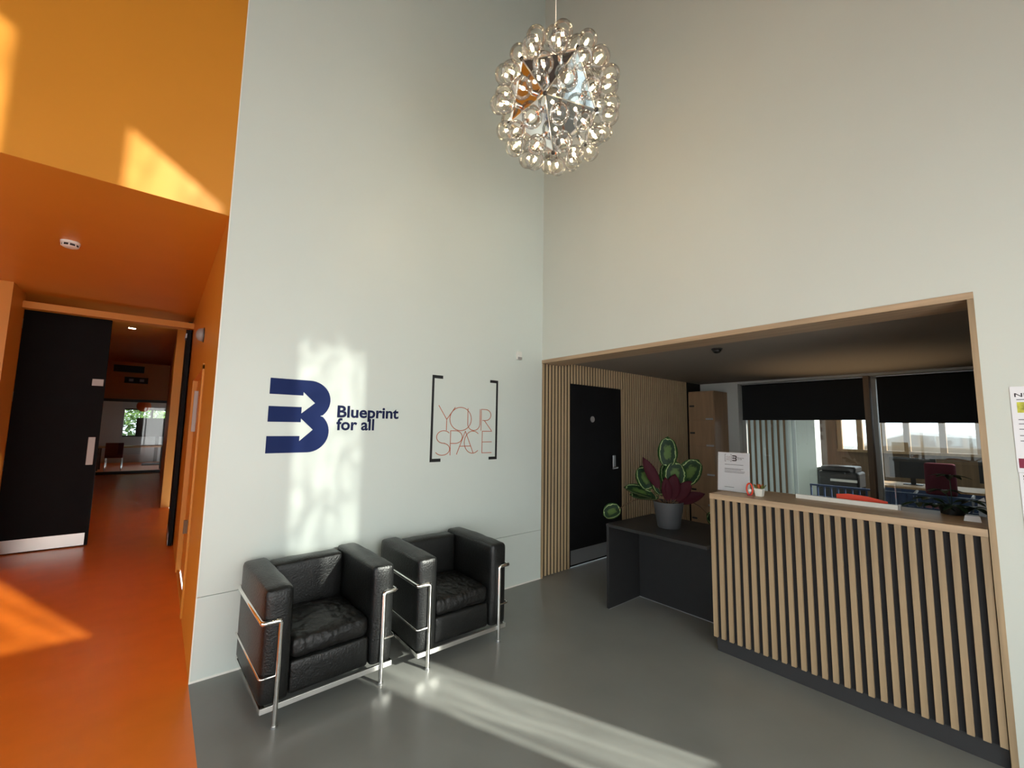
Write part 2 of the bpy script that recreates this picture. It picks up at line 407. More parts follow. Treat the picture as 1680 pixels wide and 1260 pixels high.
MB().box(XE+0.024, XE+0.034, 1.66, 1.67, 0.05, 1.98).build('door_joint', 'frame_wood', d3)
MB().box(XE-0.004, XE+0.03, 2.03, 2.045, 1.45, 1.86).build('pull_handle', 'plate_steel', d3, bevel=0.003)
MB().box(XE-0.002, XE+0.03, 1.84, 1.87, 0.50, 0.62).build('lock_plate', 'frame_wood', d3)
# left pier and the door recess
struct(MB().box(XS, -4.355, 3.085, 3.60, 0, SOF).box(XS, -4.49, 3.60, 4.30, 0, SOF).build('wall_pier', 'orange_paint', origin=(0,0,0)), 'orange pier left of the black passage door')
struct(MB().box(-4.355, XE, 3.50, 3.60, 2.742, 2.815).box(-4.49, XE+0.02, 4.20, 4.36, 2.86, SOF).build('trim_5', 'orange_paint', origin=(0,0,0)), 'orange door head in the passage')
# hall beyond
b = MB().box(XS, -2.0, 13.6, 13.75, 2.16, 3.4).box(XS, -5.2, 13.6, 13.75, 0, 2.16).box(-2.95, -2.0, 13.6, 13.75, 0, 2.16)
struct(b.build('wall_hall', 'orange_paint', origin=(0,0,0)), 'far orange wall of the hall behind the doors')
struct(MB().box(XS, -2.0, 4.36, 18.0, 3.28, 3.4).build('ceiling_hall', 'orange_paint', origin=(0,0,0)))
struct(MB().box(-3.0, -1.9, 6.70, 13.6, 0, 3.28).build('wall_stub', 'orange_paint', origin=(0,0,0)), 'orange wall end seen through the open door')
struct(MB().box(-7.1, XS, 4.3, 18.0, 0, 3.4).box(-2.0, -1.9, 4.36, 6.7, 0, 3.4).build('wall_hall_side', 'orange_paint', origin=(0,0,0)))
struct(MB().box(XE+0.02, -2.0, 4.3, 4.4, 0, 3.3).box(XS, -4.47, 4.30, 4.4, 0, 3.3).box(XS, -2.0, 4.34, 4.44, SOF, 3.4).build('wall_door', 'orange_paint', origin=(0,0,0)))

# passage double door
d1 = struct(MB().box(-4.468, -3.705, 4.25, 4.295, 0.008, 2.85).build('door_1', 'door_black', origin=(0,0,0), bevel=0.002), 'closed black leaf of the passage double door')
MB().box(-4.46, -3.735, 4.245, 4.251, 0.015, 0.160).build('kick_plate', 'bar_steel', d1)
MB().box(-3.80, -3.735, 4.242, 4.251, 0.99, 1.335).build('push_plate', 'plate_steel', d1, bevel=0.002)
MB().box(-3.825, -3.722, 4.243, 4.251, 1.985, 2.07).build('door_sign', 'plate_steel', d1)
for z in (0.95, 1.75, 2.62):
    MB().cyl((-4.475, 4.243, z), (-4.475, 4.243, z+0.12), 0.010, 10).build('hinge', 'steel_satin', d1, smooth=True, auto=40)
d2 = struct(MB().box(-2.938, -2.895, 3.62, 4.25, 0.008, 2.85).build('door_2', 'door_black', origin=(0,0,0), bevel=0.002), 'open black leaf of the passage double door')
MB().box(-2.955, -2.938, 3.65, 3.90, 2.64, 2.70).build('door_closer', 'steel_satin', d2, bevel=0.003)
MB().box(-2.942, -2.938, 3.63, 4.24, 0.015, 0.160).build('kick_plate', 'steel', d2)

# far glazed screen of the hall
w3 = struct(MB().box(-5.2, -2.95, 13.55, 13.62, 2.10, 2.18).box(-5.2, -2.95, 13.55, 13.62, 0.0, 0.08).box(-5.2, -5.14, 13.55, 13.62, 0, 2.16).box(-3.01, -2.95, 13.55, 13.62, 0, 2.16).build('window_3', 'frame_dark', origin=(0,0,0)), 'dark framed glass screen at the end of the hall')
MB().box(-5.15, -3.0, 13.58, 13.59, 0.07, 2.12).build('pane', 'clear_glass', w3)
# room behind the screen
struct(MB().box(XS, -4.15, 18, 18.1, 0, 3.3).box(-4.15, -1.9, 18, 18.1, 0, 0.95).box(-4.15, -1.9, 18, 18.1, 2.0, 3.3).box(-2.0, -1.9, 13.75, 18, 0, 3.3).build('wall_far_room', 'concrete', origin=(0,0,0)))
w4 = struct(MB().box(-4.15, -1.9, 18.0, 18.05, 0.95, 1.0).box(-4.15, -1.9, 18, 18.05, 1.95, 2.0).box(-3.40, -3.34, 18, 18.05, 0.95, 2.0).build('window_4', 'frame_dark', origin=(0,0,0)), 'bright window with greenery behind the glass screen')
MB().box(-4.14, -1.95, 18.02, 18.03, 0.98, 1.98).build('pane', 'clear_glass', w4)
struct(MB().box(-30, 40, 18.1, 60, -0.25, -0.12).build('ground', 'asphalt', origin=(0,0,0)))

# rear wall behind the camera: tall etched slots that let the low sun in, and the glazed entrance
SL = [(-0.51, -0.01, 2.86, 4.75, 4.75), (-1.51, -1.02, 2.86, 5.62, 5.29), (-2.54, -1.97, 2.86, 6.30, 5.93)]
def RP(u, v, d): return Vector((u, YR-0.06+d, v))
b = MB()
b.box(-0.01, 0.25, YR-0.06, YR, 0, TOP)
for (x0, x1, z0, zl, zr) in SL: b.prism([(x0, zl), (x1, zr), (x1, TOP), (x0, TOP)], RP, 0.06)
b.box(-0.51, -0.41, YR-0.06, YR, 0, 2.86); b.box(-0.41, -0.01, YR-0.06, YR, 0, 1.18)
b.box(-1.02, -0.51, YR-0.06, YR, 2.80, TOP); b.box(-1.97, -1.51, YR-0.06, YR, 2.80, TOP)
b.box(-1.51, -1.02, YR-0.06, YR, 2.80, 2.86); b.box(-2.54, -1.97, YR-0.06, YR, 2.80, 2.86)
b.box(-2.75, -2.54, YR-0.06, YR, 0, TOP); b.box(XS, -2.75, YR-0.06, YR, 2.45, TOP); b.box(XS-0.1, -6.8, YR-0.06, YR, 0, 2.45); b.box(-1.02, -0.51, YR-0.06, YR, 0, 2.80)
struct(b.build('wall_rear', 'white_paint', origin=(0,0,0)), 'wall with tall slot windows behind the viewer')
def quad(x0, x1, z0, zl, zr, y=YR-0.03): return MB().add([(x0, y, z0), (x1, y, z0), (x1, y, zr), (x0, y, zl)], [(0,1,2,3)])
for i, (x0, x1, z0, zl, zr) in enumerate(SL):
    w = struct(MB().box(x0, x1, YR-0.05, YR-0.01, z0, z0+0.015).build('window_%d' % (5+i), 'frame_dark', origin=(0,0,0)), 'tall etched slot window behind the viewer')
    quad(x0, x1, z0, zl, zr).build('pane', 'etched_glass_top' if i == 0 else 'etched_glass', w)
    if i == 0: quad(-0.41, -0.01, 1.18, 2.86, 2.86).build('pane', 'etched_glass_low', w)
e = MB()
for x in (-6.8, -5.8, -4.8, -3.8, -2.8): e.box(x, x+0.05, YR-0.055, YR-0.005, 0, 2.45)
e.box(-6.8, -2.75, YR-0.055, YR-0.005, 2.39, 2.45).box(-6.8, -2.75, YR-0.055, YR-0.005, 0, 0.06)
w8 = struct(e.build('window_8', 'frame_dark', origin=(0,0,0)), 'satin glazed entrance behind the viewer')
for x in (-6.75, -5.75, -4.75, -3.75): quad(x, x+0.95, 0.06, 2.39, 2.39, YR-0.03).build('pane', 'frosted_glass', w8)
e = MB()
for x in (-2.54, -1.59, -1.06): e.box(x, x+0.04, YR-0.055, YR-0.005, 0, 2.80)
e.box(-2.54, -1.02, YR-0.055, YR-0.005, 2.76, 2.80).box(-2.54, -1.02, YR-0.055, YR-0.005, 0, 0.06)
w10 = struct(e.build('window_10', 'frame_dark', origin=(0,0,0)), 'satin glazed panels added behind the viewer for diffuse light')  # unseen panels, put in to brighten the lower walls and corner
for x, xe in ((-2.50, -1.59), (-1.55, -1.06)): quad(x, xe, 0.06, 2.76, 2.76, YR-0.03).build('pane', 'frosted_glass', w10)
# side wall far left, fully glazed below
b = MB().box(XS-0.1, XS, YR, 0.25, 3.0, TOP).box(XS-0.1, XS, -0.3, 3.1, 0, 3.0).box(XS-0.1, XS, YR, -4.4, 0, 3.0)
struct(b.build('wall_side', 'white_paint', origin=(0,0,0)), 'glazed side wall left of the viewer')
e = MB()
for y in (-4.4, -3.4, -2.4, -1.4, -0.36): e.box(XS-0.07, XS-0.02, y, y+0.06, 0, 3.0)
e.box(XS-0.07, XS-0.02, -4.4, -0.3, 2.94, 3.0).box(XS-0.07, XS-0.02, -4.4, -0.3, 0, 0.06)
w9 = struct(e.build('window_9', 'frame_dark', origin=(0,0,0)), 'glazed screen left of the viewer')
for y in (-4.34, -3.34, -2.34, -1.34):
    MB().add([(XS-0.045, y, 0.06), (XS-0.045, y+0.96, 0.06), (XS-0.045, y+0.96, 2.94), (XS-0.045, y, 2.94)], [(0,1,2,3)]).build('pane', 'clear_glass', w9)
struct(MB().box(-60, 60, -60, YR-0.25, -0.2, -0.1).box(-60, XS-0.1, YR-0.25, 60, -0.2, -0.1).box(8.3, 60, YR-0.25, 60, -0.2, -0.1).build('street', 'asphalt', origin=(0,0,0)), 'paved street around the building')

# ------------------------------------------------------------------ alcove shell
XB = 3.6
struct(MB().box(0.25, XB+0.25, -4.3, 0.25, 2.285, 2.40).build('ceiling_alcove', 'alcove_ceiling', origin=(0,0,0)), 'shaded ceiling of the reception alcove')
struct(MB().box(0.25, 3.6, -4.3, -4.2, 0, 2.40).build('wall_alcove_right', 'white_paint', origin=(0,0,0)))
b = MB().box(XB, XB+0.22, -0.55, 0.25, 0, 2.285).box(XB, XB+0.22, -4.2, -0.55, 0, 0.55).box(XB, XB+0.22, -4.2, -0.55, 2.255, 2.285)
struct(b.build('wall_back', 'office_wall', origin=(0,0,0)), 'back wall of the reception alcove around the window')
# slatted wall with black door
ws = struct(MB().box(0.02, 0.485, 0.03, 0.2, 0, 2.285).box(1.455, XB, 0.03, 0.2, 0, 2.285).box(0.485, 1.455, 0.03, 0.2, 2.055, 2.285).build('wall_slatted', 'slat_backing', origin=(0,0,0)), 'oak slatted wall beside the reception desk')
slat_full = slat_short = None
x = 0.030
while x < 3.12:
    if 0.455 < x < 1.452:
        if slat_short is None:
            slat_short = MB().box(0, 0.025, 0.019, 0.031, 2.058, 2.284).build('slat', 'oak_brightened', ws, local=True); slat_short.location.x = x
        else: c = inst(slat_short, ws); c.location.x = x
    else:
        if slat_full is None:
            slat_full = MB().box(0, 0.025, 0.019, 0.031, 0.004, 2.284).build('slat', 'oak_brightened', ws, local=True); slat_full.location.x = x
        else: c = inst(slat_full, ws); c.location.x = x
    x += 0.0505
d4 = struct(MB().box(0.489, 1.451, 0.032, 0.075, 0.010, 2.052).build('door_4', 'door_black', origin=(0,0,0), bevel=0.002), 'black door in the oak slatted wall')
MB().box(0.492, 1.448, 0.028, 0.033, 0.030, 0.185).build('kick_plate', 'steel_satin', d4)
MB().cyl((0.874, 0.024, 1.655), (0.874, 0.033, 1.655), 0.036, 24).build('door_disc', 'grey_plastic', d4, smooth=True, auto=40)
MB().box(1.262, 1.312, 0.016, 0.033, 1.06, 1.215).build('lock_case', 'steel', d4, bevel=0.006)
h = MB().sweep([(1.287, 0.02, 1.065), (1.287, -0.025, 1.065), (1.262, -0.03, 1.063), (1.19, -0.03, 1.06)], 0.010, 10).build('door_handle', 'steel', d4, smooth=True, auto=50)
MB().box(1.451, 1.457, 0.0, 0.06, 0.0, 2.056).build('door_frame', 'oak', d4)

# alcove window with two panes, frame, mullion
w1 = struct(MB().box(XB+0.12, XB+0.17, -0.60, -0.55, 0.55, 2.255).box(XB+0.12, XB+0.17, -4.2, -0.55, 2.215, 2.255).box(XB+0.12, XB+0.17, -4.2, -0.55, 0.55, 0.60).build('window_1', 'frame_grey', origin=(0,0,0)), 'wide internal window behind the reception counter')
MB().box(XB-0.01, XB+0.17, -2.10, -2.045, 0.55, 2.255).build('mullion', 'frame_wood', w1)
MB().box(XB+0.05, XB+0.16, -2.155, -2.112, 0.55, 2.215).build('inner_frame', 'frame_grey', w1)
MB().add([(XB+0.145, -2.05, 0.58), (XB+0.145, -0.58, 0.58), (XB+0.145, -0.58, 2.23), (XB+0.145, -2.05, 2.23)], [(0,1,2,3)]).build('pane', 'window_glass', w1)
MB().add([(XB+0.145, -4.2, 0.58), (XB+0.145, -2.15, 0.58), (XB+0.145, -2.15, 2.23), (XB+0.145, -4.2, 2.23)], [(0,1,2,3)]).build('pane', 'window_glass', w1)
MB().box(XB-0.02, XB+0.12, -4.2, -0.55, 0.545, 0.565).build('window_sill', 'frame_grey', w1)
for (ya, yb, zb, lab) in ((-2.035, -0.585, 1.71, 'black roller blind half lowered over the left window pane'), (-4.15, -2.165, 1.675, 'black roller blind half lowered over the right window pane')):
    t = thing('roller_blind', (XB+0.06, (ya+yb)/2, zb), lab, 'blind', group='roller blinds of the alcove window')
    MB().box(XB+0.060, XB+0.063, ya, yb, zb, 2.21).build('blind_fabric', 'blind_black', t)
    MB().cyl((XB+0.08, ya, 2.215), (XB+0.08, yb, 2.215), 0.020, 16).build('roller_tube', 'blind_black', t, smooth=True, auto=40)
    MB().box(XB+0.052, XB+0.070, ya, yb, zb-0.004, zb+0.022).build('bottom_bar', 'blind_black', t, bevel=0.003)
    MB().box(XB+0.045, XB+0.10, ya, yb, 2.238, 2.25).build('head_rail', 'steel_satin', t)

# ------------------------------------------------------------------ armchairs (cube club chair in a chromed tube frame)
def make_chair():
    t = thing('armchair', (0,0,0), 'x', 'armchair')
    W, D = 0.735, 0.67           # outer frame width, depth; local front = -y, origin on the floor at the centre of the front
    hw = W/2
    for sx in (-1, 1):
        o = MB().rbox((sx*(hw-0.077), 0.325, 0.395), (0.138, 0.645, 0.575), 0.026, 12, (0.010, 0.008, 0.010), 0.004, 3+sx).build('arm_cushion', 'leather', t, smooth=True, local=True)
        s_ = MB()
        for zz in (0.668,):
            for xx in (sx*(hw-0.077)-0.056, sx*(hw-0.077)+0.056):
                s_.sweep([(xx, 0.020, zz), (xx, 0.325, zz+0.007), (xx, 0.630, zz)], 0.0028, 6)
        s_.build('piping', 'leather', o, smooth=True, local=True)
    MB().rbox((0, 0.565, 0.40), (W-0.296, 0.15, 0.53), 0.028, 12, (0.0, 0.012, 0.008), 0.003, 9).build('back_cushion', 'leather', t, smooth=True, local=True)
    MB().rbox((0, 0.262, 0.337), (W-0.300, 0.475, 0.115), 0.034, 54, (0.0, 0.012, 0.026), 0.006, 5, crease=0.0045).build('seat_cushion', 'leather_soft', t, smooth=True, local=True)
    MB().rbox((0, 0.262, 0.196), (W-0.296, 0.480, 0.170), 0.022, 12, (0.0, 0.006, 0.0), 0.002, 6).build('base_cushion', 'leather', t, smooth=True, local=True)
    rz_, fr = 0.525, -0.012
    lx = 0.285
    def bend(p, r=0.018):
        return p
    for sx in (-1, 1):
        MB().sweep([(sx*lx, fr, 0.0), (sx*lx, fr, rz_-0.012), (sx*(lx+0.004), fr, rz_-0.003), (sx*(lx+0.012), fr, rz_), (sx*(hw-0.012), fr, rz_), (sx*(hw-0.003), fr+0.003, rz_), (sx*hw, fr+0.014, rz_), (sx*hw, D-0.03, rz_)], 0.0125, 12).build('frame_rail', 'chrome', t, smooth=True, local=True, auto=60)
        MB().cyl((sx*lx, fr, 0.0), (sx*lx, fr, 0.012), 0.0165, 16).build('foot', 'steel', t, smooth=True, local=True, auto=40)
        MB().cyl((sx*lx, D-0.02, 0.0), (sx*lx, D-0.02, rz_), 0.0125, 12).build('rear_leg', 'chrome', t, smooth=True, local=True, auto=60)
        MB().sweep([(sx*lx, fr, 0.255), (sx*(hw-0.016), fr, 0.255), (sx*(hw-0.005), fr+0.004, 0.255), (sx*(hw-0.001), fr+0.015, 0.255), (sx*(hw-0.001), D-0.03, 0.255)], 0.006, 10).build('side_rod', 'chrome', t, smooth=True, local=True, auto=60)
        MB().box(sx*(hw-0.035), sx*(hw-0.010), fr+0.012, D-0.02, 0.085, 0.110).build('base_bar', 'chrome', t, local=True)
    MB().sweep([(-hw, D-0.032, rz_), (-hw+0.01, D-0.02, rz_), (hw-0.01, D-0.02, rz_), (hw, D-0.032, rz_)], 0.0125, 12).build('back_rail', 'chrome', t, smooth=True, local=True, auto=60)
    MB().box(-hw+0.012, hw-0.012, fr+0.004, fr+0.018, 0.083, 0.110).build('front_bar', 'bar_steel', t, local=True, bevel=0.001)
    return t
ch1 = make_chair()
ch2 = copy_tree(ch1)
ch1.location = (-2.277, -0.692, 0); ch1.rotation_euler.z = math.radians(2.0)
ch2.location = (-1.411, -0.722, 0); ch2.rotation_euler.z = math.radians(-0.5)
tag(ch1, 'black leather cube armchair in chrome frame nearest the orange passage', 'armchair', 'armchairs along the logo wall')
tag(ch2, 'black leather cube armchair in chrome frame under the YOUR SPACE lettering', 'armchair', 'armchairs along the logo wall')

# ------------------------------------------------------------------ chandelier
C = Vector((-1.3905, -1.5419, 3.5535)); R0 = 0.31
n0 = Vector((-0.7424, -0.4686, -0.4788)).normalized()
e1 = n0.cross(Vector((0,0,1))).normalized(); e2 = n0.cross(e1)
pol = math.atan(2.0); PH = 0.2618
top = []
for k in range(5):
    a = PH + k*2*math.pi/5; top.append(n0*math.cos(pol) + (e1*math.cos(a) + e2*math.sin(a))*math.sin(pol))
ico = [n0] + top + [-n0] + [-p for p in top]
chd = thing('chandelier', C, 'round pendant of clear glass globe bulbs around a polished metal core', 'pendant lamp')
edges = set(); tris = []
el = R0*1.0515
for i in range(12):
    for j in range(i+1, 12):
        if abs((ico[i]-ico[j]).length - 1.0515) < 0.02: edges.add((i, j))
for i in range(12):
    for j in range(i+1, 12):
        for k in range(j+1, 12):
            if (i,j) in edges and (j,k) in edges and (i,k) in edges: tris.append((i,j,k))
for (i,j,k) in tris:
    a, b_, c_ = [ico[q]*R0 for q in (i,j,k)]; m_ = (a+b_+c_)/3; nn = m_.normalized()
    P3 = [m_ + (q-m_)*0.965 for q in (a,b_,c_)]
    mb = MB(); mb.add([p - nn*0.004 for p in P3] + [p - nn*0.007 for p in P3], [(0,1,2),(5,4,3),(0,3,4,1),(1,4,5,2),(2,5,3,0)])
    mb.build('facet', 'mirror_metal', chd, local=True)
for (i,j) in sorted(edges):
    MB().cyl(ico[i]*R0, ico[j]*R0, 0.0035, 6).build('strut', 'steel', chd, local=True, smooth=True, auto=50)
for p in ico:
    MB().ball(p*R0*1.005, 0.0135, 12, 8).build('hub', 'black_plastic', chd, local=True, smooth=True)
bulb0 = None
RB = 0.059
def bulb_mesh():
    prof = []
    cz = 0.030 + RB*1.02
    prof.append((0.012, 0.024)); prof.append((0.016, 0.030))
    for i in range(2, 15):
        a = math.pi*i/14; prof.append((max(0.0, RB*math.sin(a)), cz - RB*math.cos(a)))
    prof[-1] = (0.0, cz+RB)
    return prof
for (i,j,k) in tris:
    a, b_, c_ = [ico[q]*R0 for q in (i,j,k)]; m_ = (a+b_+c_)/3; nn = m_.normalized()
    for q in (a, b_, c_):
        base = m_ + (q-m_)*0.42
        dirv = (nn + (q-m_).normalized()*0.10).normalized()
        Mx = Matrix.Translation(base) @ dirv.to_track_quat('Z', 'Y').to_matrix().to_4x4()
        if bulb0 is None:
            bulb0 = MB().lathe(bulb_mesh(), (0,0,0), 20).build('bulb', 'bulb_glass', chd, local=True, smooth=True)
            sk = MB().lathe([(0.0145, -0.004), (0.0145, 0.022), (0.012, 0.027), (0.0, 0.027)], (0,0,0), 12).build('socket', 'chrome', bulb0, local=True, smooth=True, auto=40)
            fl_ = MB()
            cz = 0.030+RB*0.85
            fl_.cyl((0,0,0.027), (0,0,cz-0.014), 0.0025, 6, mi=1)
            for kk in range(5):
                a0 = 2*math.pi*kk/5; a1 = 2*math.pi*(kk+0.5)/5
                fl_.cyl((0.006*math.cos(a0), 0.006*math.sin(a0), cz-0.009), (0.008*math.cos(a1), 0.008*math.sin(a1), cz+0.009), 0.0008, 5)
            fl_.build('filament', ['filament', 'clear_glass'], bulb0, local=True)
            bulb0.matrix_basis = Mx; continue
        o = inst(bulb0, chd, Mx)
        for chh in list(bulb0.children): inst(chh, o)
MB().cyl(Vector((0,0,R0*0.9)), Vector((0,0,TOP-C.z)), 0.0035, 8).build('cable', 'white_plastic', chd, local=True, smooth=True)
MB().lathe([(0.0, -0.05), (0.05, -0.05), (0.06, 0.0)], Vector((0,0,TOP-C.z)), 20).build('ceiling_rose', 'white_plastic', chd, local=True, smooth=True, auto=40)

# ------------------------------------------------------------------ reception counter
ct = thing('reception_counter', (0.2, -2.45, 0), 'oak slatted reception counter with black backing and plinth', 'counter')
YA, YB = -1.772, -3.127
MB().box(0.024, 0.05, YB, YA-0.004, 0.095, 1.05).build('front_panel', 'felt_black', ct)
MB().box(0.045, 0.40, YB, YB+0.02, 0.0, 1.05).build('side_panel', 'oak', ct)
MB().box(0.05, 0.40, YA-0.024, YA-0.004, 0.0, 1.05).build('side_panel', 'oak', ct)
MB().box(0.030, 0.38, YB+0.001, YA-0.012, 0.0, 0.10).build('plinth', 'plinth_grey', ct)
MB().box(-0.002, 0.50, YB, YA, 1.052, 1.090).build('counter_top', 'oak_flat', ct, bevel=0.0015)
sl0 = None; NS = 26; pitch = (YA - YB - 0.0268)/(NS-1)
for i in range(NS):
    y = YA - 0.0268 - i*pitch
    if sl0 is None:
        sl0 = MB().box(0.004, 0.025, 0, 0.0268, 0.097, 1.0515).build('slat', 'oak', ct, local=True, bevel=0.001); base = Vector((-ORG[ct.name].x, -ORG[ct.name].y, 0)); sl0.location = base + Vector((0, y, 0))
    else:
        c = inst(sl0, ct); c.location = base + Vector((0, y, 0))

# black side desk between counter and slatted wall
t = thing('side_desk', (0.3, -1.3, 0), 'black low desk with plant at the end of the counter', 'desk')
MB().box(-0.04, 0.70, -1.76, -0.868, 0.690, 0.715).build('desk_top', 'desk_black', t, bevel=0.0015)
MB().box(-0.035, 0.66, -0.893, -0.868, 0.003, 0.690).build('end_panel', 'desk_black', t, bevel=0.0015)
MB().box(0.425, 0.45, -1.76, -0.893, 0.003, 0.690).build('modesty_panel', 'desk_black', t)
MB().box(-0.034, 0.424, -0.8945, -0.893, 0.0, 0.005).build('floor_trim', 'steel_satin', t)
MB().box(0.4235, 0.425, -1.76, -0.893, 0.0, 0.005).build('floor_trim', 'steel_satin', t)

# lockers
t = thing('locker', (3.36, -0.2, 0), 'tall wooden locker of five stacked doors in the alcove corner', 'locker')
MB().box(3.15, XB-0.002, -0.394, -0.002, 0.0, 2.132).build('body', 'locker_wood', t, bevel=0.002)
zs = [0.03, 0.432, 0.871, 1.297, 1.69, 2.11]
for i in range(5):
    d = MB().box(3.130, 3.150, -0.388, -0.008, zs[i]+0.004, zs[i+1]-0.004).build('door', 'locker_wood', t, bevel=0.002)
    zc = zs[i] + (zs[i+1]-zs[i])*0.52
    MB().rbox((3.128, -0.062, zc), (0.008, 0.075, 0.026), 0.003, 4).build('finger_pull', 'black_plastic', d, smooth=True)
    MB().box(3.127, 3.131, -0.38, -0.27, zs[i]+0.010, zs[i]+0.035).build('label_holder', 'steel_satin', d)

# ------------------------------------------------------------------ plants
def leaf_mb(L, Wd, curl=0.15, fold=0.12, th=0.0016, n=8, pointed=0.0):
    """leaf along +Y, top side +Z; grid with UV (u across, v distance to margin); lower layer is mi 1"""
    mb = MB(); uv = {}
    cols = 7; rows = n
    for layer in (0, 1):
        base = len(mb.v); vs = []
        for i in range(rows+1):
            s_ = i/rows
            w = Wd*0.5*(math.sin(math.pi*(0.04+0.93*s_))**(0.55+pointed)) if 0 < i < rows else Wd*0.02
            for j in range(cols):
                q = -1+2*j/(cols-1)
                z = abs(q)*w*fold*2 - curl*L*(s_**2) - (th if layer else 0) + 0.03*L*math.sin(s_*9+q*2)*abs(q)*0.3
                vs.append((q*w, s_*L, z)); uv[base+len(vs)-1] = (0.5+q*0.5, max(abs(q), abs(2*s_-1)**1.3))
        fs = []
        for i in range(rows):
            for j in range(cols-1):
                a = i*cols+j; f = (a, a+1, a+cols+1, a+cols); fs.append(f if layer == 0 else f[::-1])
        mb.add(vs, fs, layer)
    # rim
    nv = (rows+1)*cols
    ring = [j for j in range(cols)] + [i*cols+cols-1 for i in range(1, rows+1)] + [rows*cols+j for j in range(cols-2, -1, -1)] + [i*cols for i in range(rows-1, 0, -1)]
    mb.f += [[ring[k], ring[(k+1) % len(ring)], ring[(k+1) % len(ring)]+nv, ring[k]+nv] for k in range(len(ring))]; mb.mi += [1]*len(ring)
    return mb, uv
def build_leaf(mb, uv, mats, parent, Mx, name='leaf'):
    me = bpy.data.meshes.new(name); me.from_pydata([tuple(p) for p in mb.v], [], mb.f); me.update()
    for k in mats: me.materials.append(MATS[k])
    ul = me.uv_layers.new(name='UVMap')
    for i, p in enumerate(me.polygons):
        p.material_index = mb.mi[i] if len(mats) > 1 else 0; p.use_smooth = True
        for li in p.loop_indices: ul.data[li].uv = uv.get(me.loops[li].vertex_index, (0.5, 1.0))
    o = bpy.data.objects.new(name, me); COL.objects.link(o); o.parent = parent; o.matrix_basis = Mx
    return o
def aim(base, d, nrm):
    """matrix with +Y along d and +Z near nrm"""
    y = Vector(d).normalized(); z = Vector(nrm); z = (z - y*z.dot(y)).normalized(); x_ = y.cross(z)
    m_ = Matrix.Identity(4)
    for i in range(3): m_[i][0] = x_[i]; m_[i][1] = y[i]; m_[i][2] = z[i]; m_[i][3] = base[i]
    return m_
PX, PY, PZ = 0.29, -1.278, 0.716
pl = thing('potted_plant', (PX, PY, PZ), 'calathea with round patterned leaves in a dark grey pot', 'plant')
MB().lathe([(0.0, 0.0), (0.088, 0.0), (0.092, 0.006), (0.126, 0.215), (0.122, 0.218), (0.114, 0.212), (0.110, 0.185), (0.0, 0.185)], (PX, PY, PZ), 32).build('pot', 'pot_grey', pl, smooth=True, auto=50)
MB().lathe([(0.0, 0.190), (0.109, 0.190)], (PX, PY, PZ), 24).build('soil', 'soil', pl)
tocam = Vector((-0.86, -0.5, 0.1))
Vd = Vector((0, -1, 0)); Zd = Vector((0, 0, 1)); rgt = Vector((0.5, -0.86, 0))     # rgt: to the right as seen by the camera
# (start offset right/up, leaf direction right/up, length, width, facing, underside shown)
specs = [
    ((0.00, 0.50), (0.02, 1.0, 0.0), 0.27, 0.165, (0.98, 0.0, 0.25), 0, 0.12),
    ((0.13, 0.36), (0.42, 0.90, 0.0), 0.25, 0.20, (0.9, -0.35, 0.35), 0, 0.12),
    ((0.05, 0.34), (0.08, 1.0, 0.1), 0.22, 0.19, (0.95, 0.0, 0.3), 0, 0.1),
    ((-0.15, 0.30), (-0.30, 0.92, 0.0), 0.22, 0.19, (0.9, 0.3, 0.3), 0, 0.1),
    ((-0.11, 0.24), (-0.92, 0.38, 0.1), 0.27, 0.15, (0.5, 0.0, 0.85), 0, 0.15),
    ((-0.08, 0.24), (-0.98, 0.16, 0.2), 0.24, 0.14, (0.6, 0.1, 0.8), 0, 0.15),
    ((-0.04, 0.26), (-0.30, 0.95, -0.1), 0.20, 0.15, (0.9, 0.2, 0.4), 0, 0.1),
    ((-0.07, 0.31), (-0.42, 0.88, 0.2), 0.31, 0.10, (0.95, 0.1, 0.3), 1, 0.05),
    ((0.02, 0.22), (0.16, 1.0, 0.2), 0.24, 0.13, (0.98, 0.0, 0.2), 1, 0.05),
    ((0.05, 0.22), (0.60, 0.80, 0.2), 0.23, 0.12, (0.95, 0.0, 0.3), 1, 0.05),
    ((0.07, 0.21), (0.92, 0.40, 0.2), 0.24, 0.10, (0.9, 0.0, 0.4), 1, 0.05),
    ((0.00, 0.21), (-0.10, 1.0, 0.25), 0.22, 0.09, (0.98, 0.0, 0.2), 1, 0.05),
    ((-0.40, 0.125), (-0.85, -0.35, 0.15), 0.17, 0.15, (0.92, -0.1, 0.45), 0, 0.08),
    ((0.30, 0.135), (0.80, -0.45, 0.1), 0.17, 0.15, (0.9, 0.0, 0.45), 0, 0.2),
    ((0.03, 0.30), (-0.12, 1.0, -0.2), 0.26, 0.17, (0.95, 0.1, 0.3), 0, 0.1),
]
def cv(rr, uu, ff=0.0): return rgt*rr + Zd*uu + tocam*ff
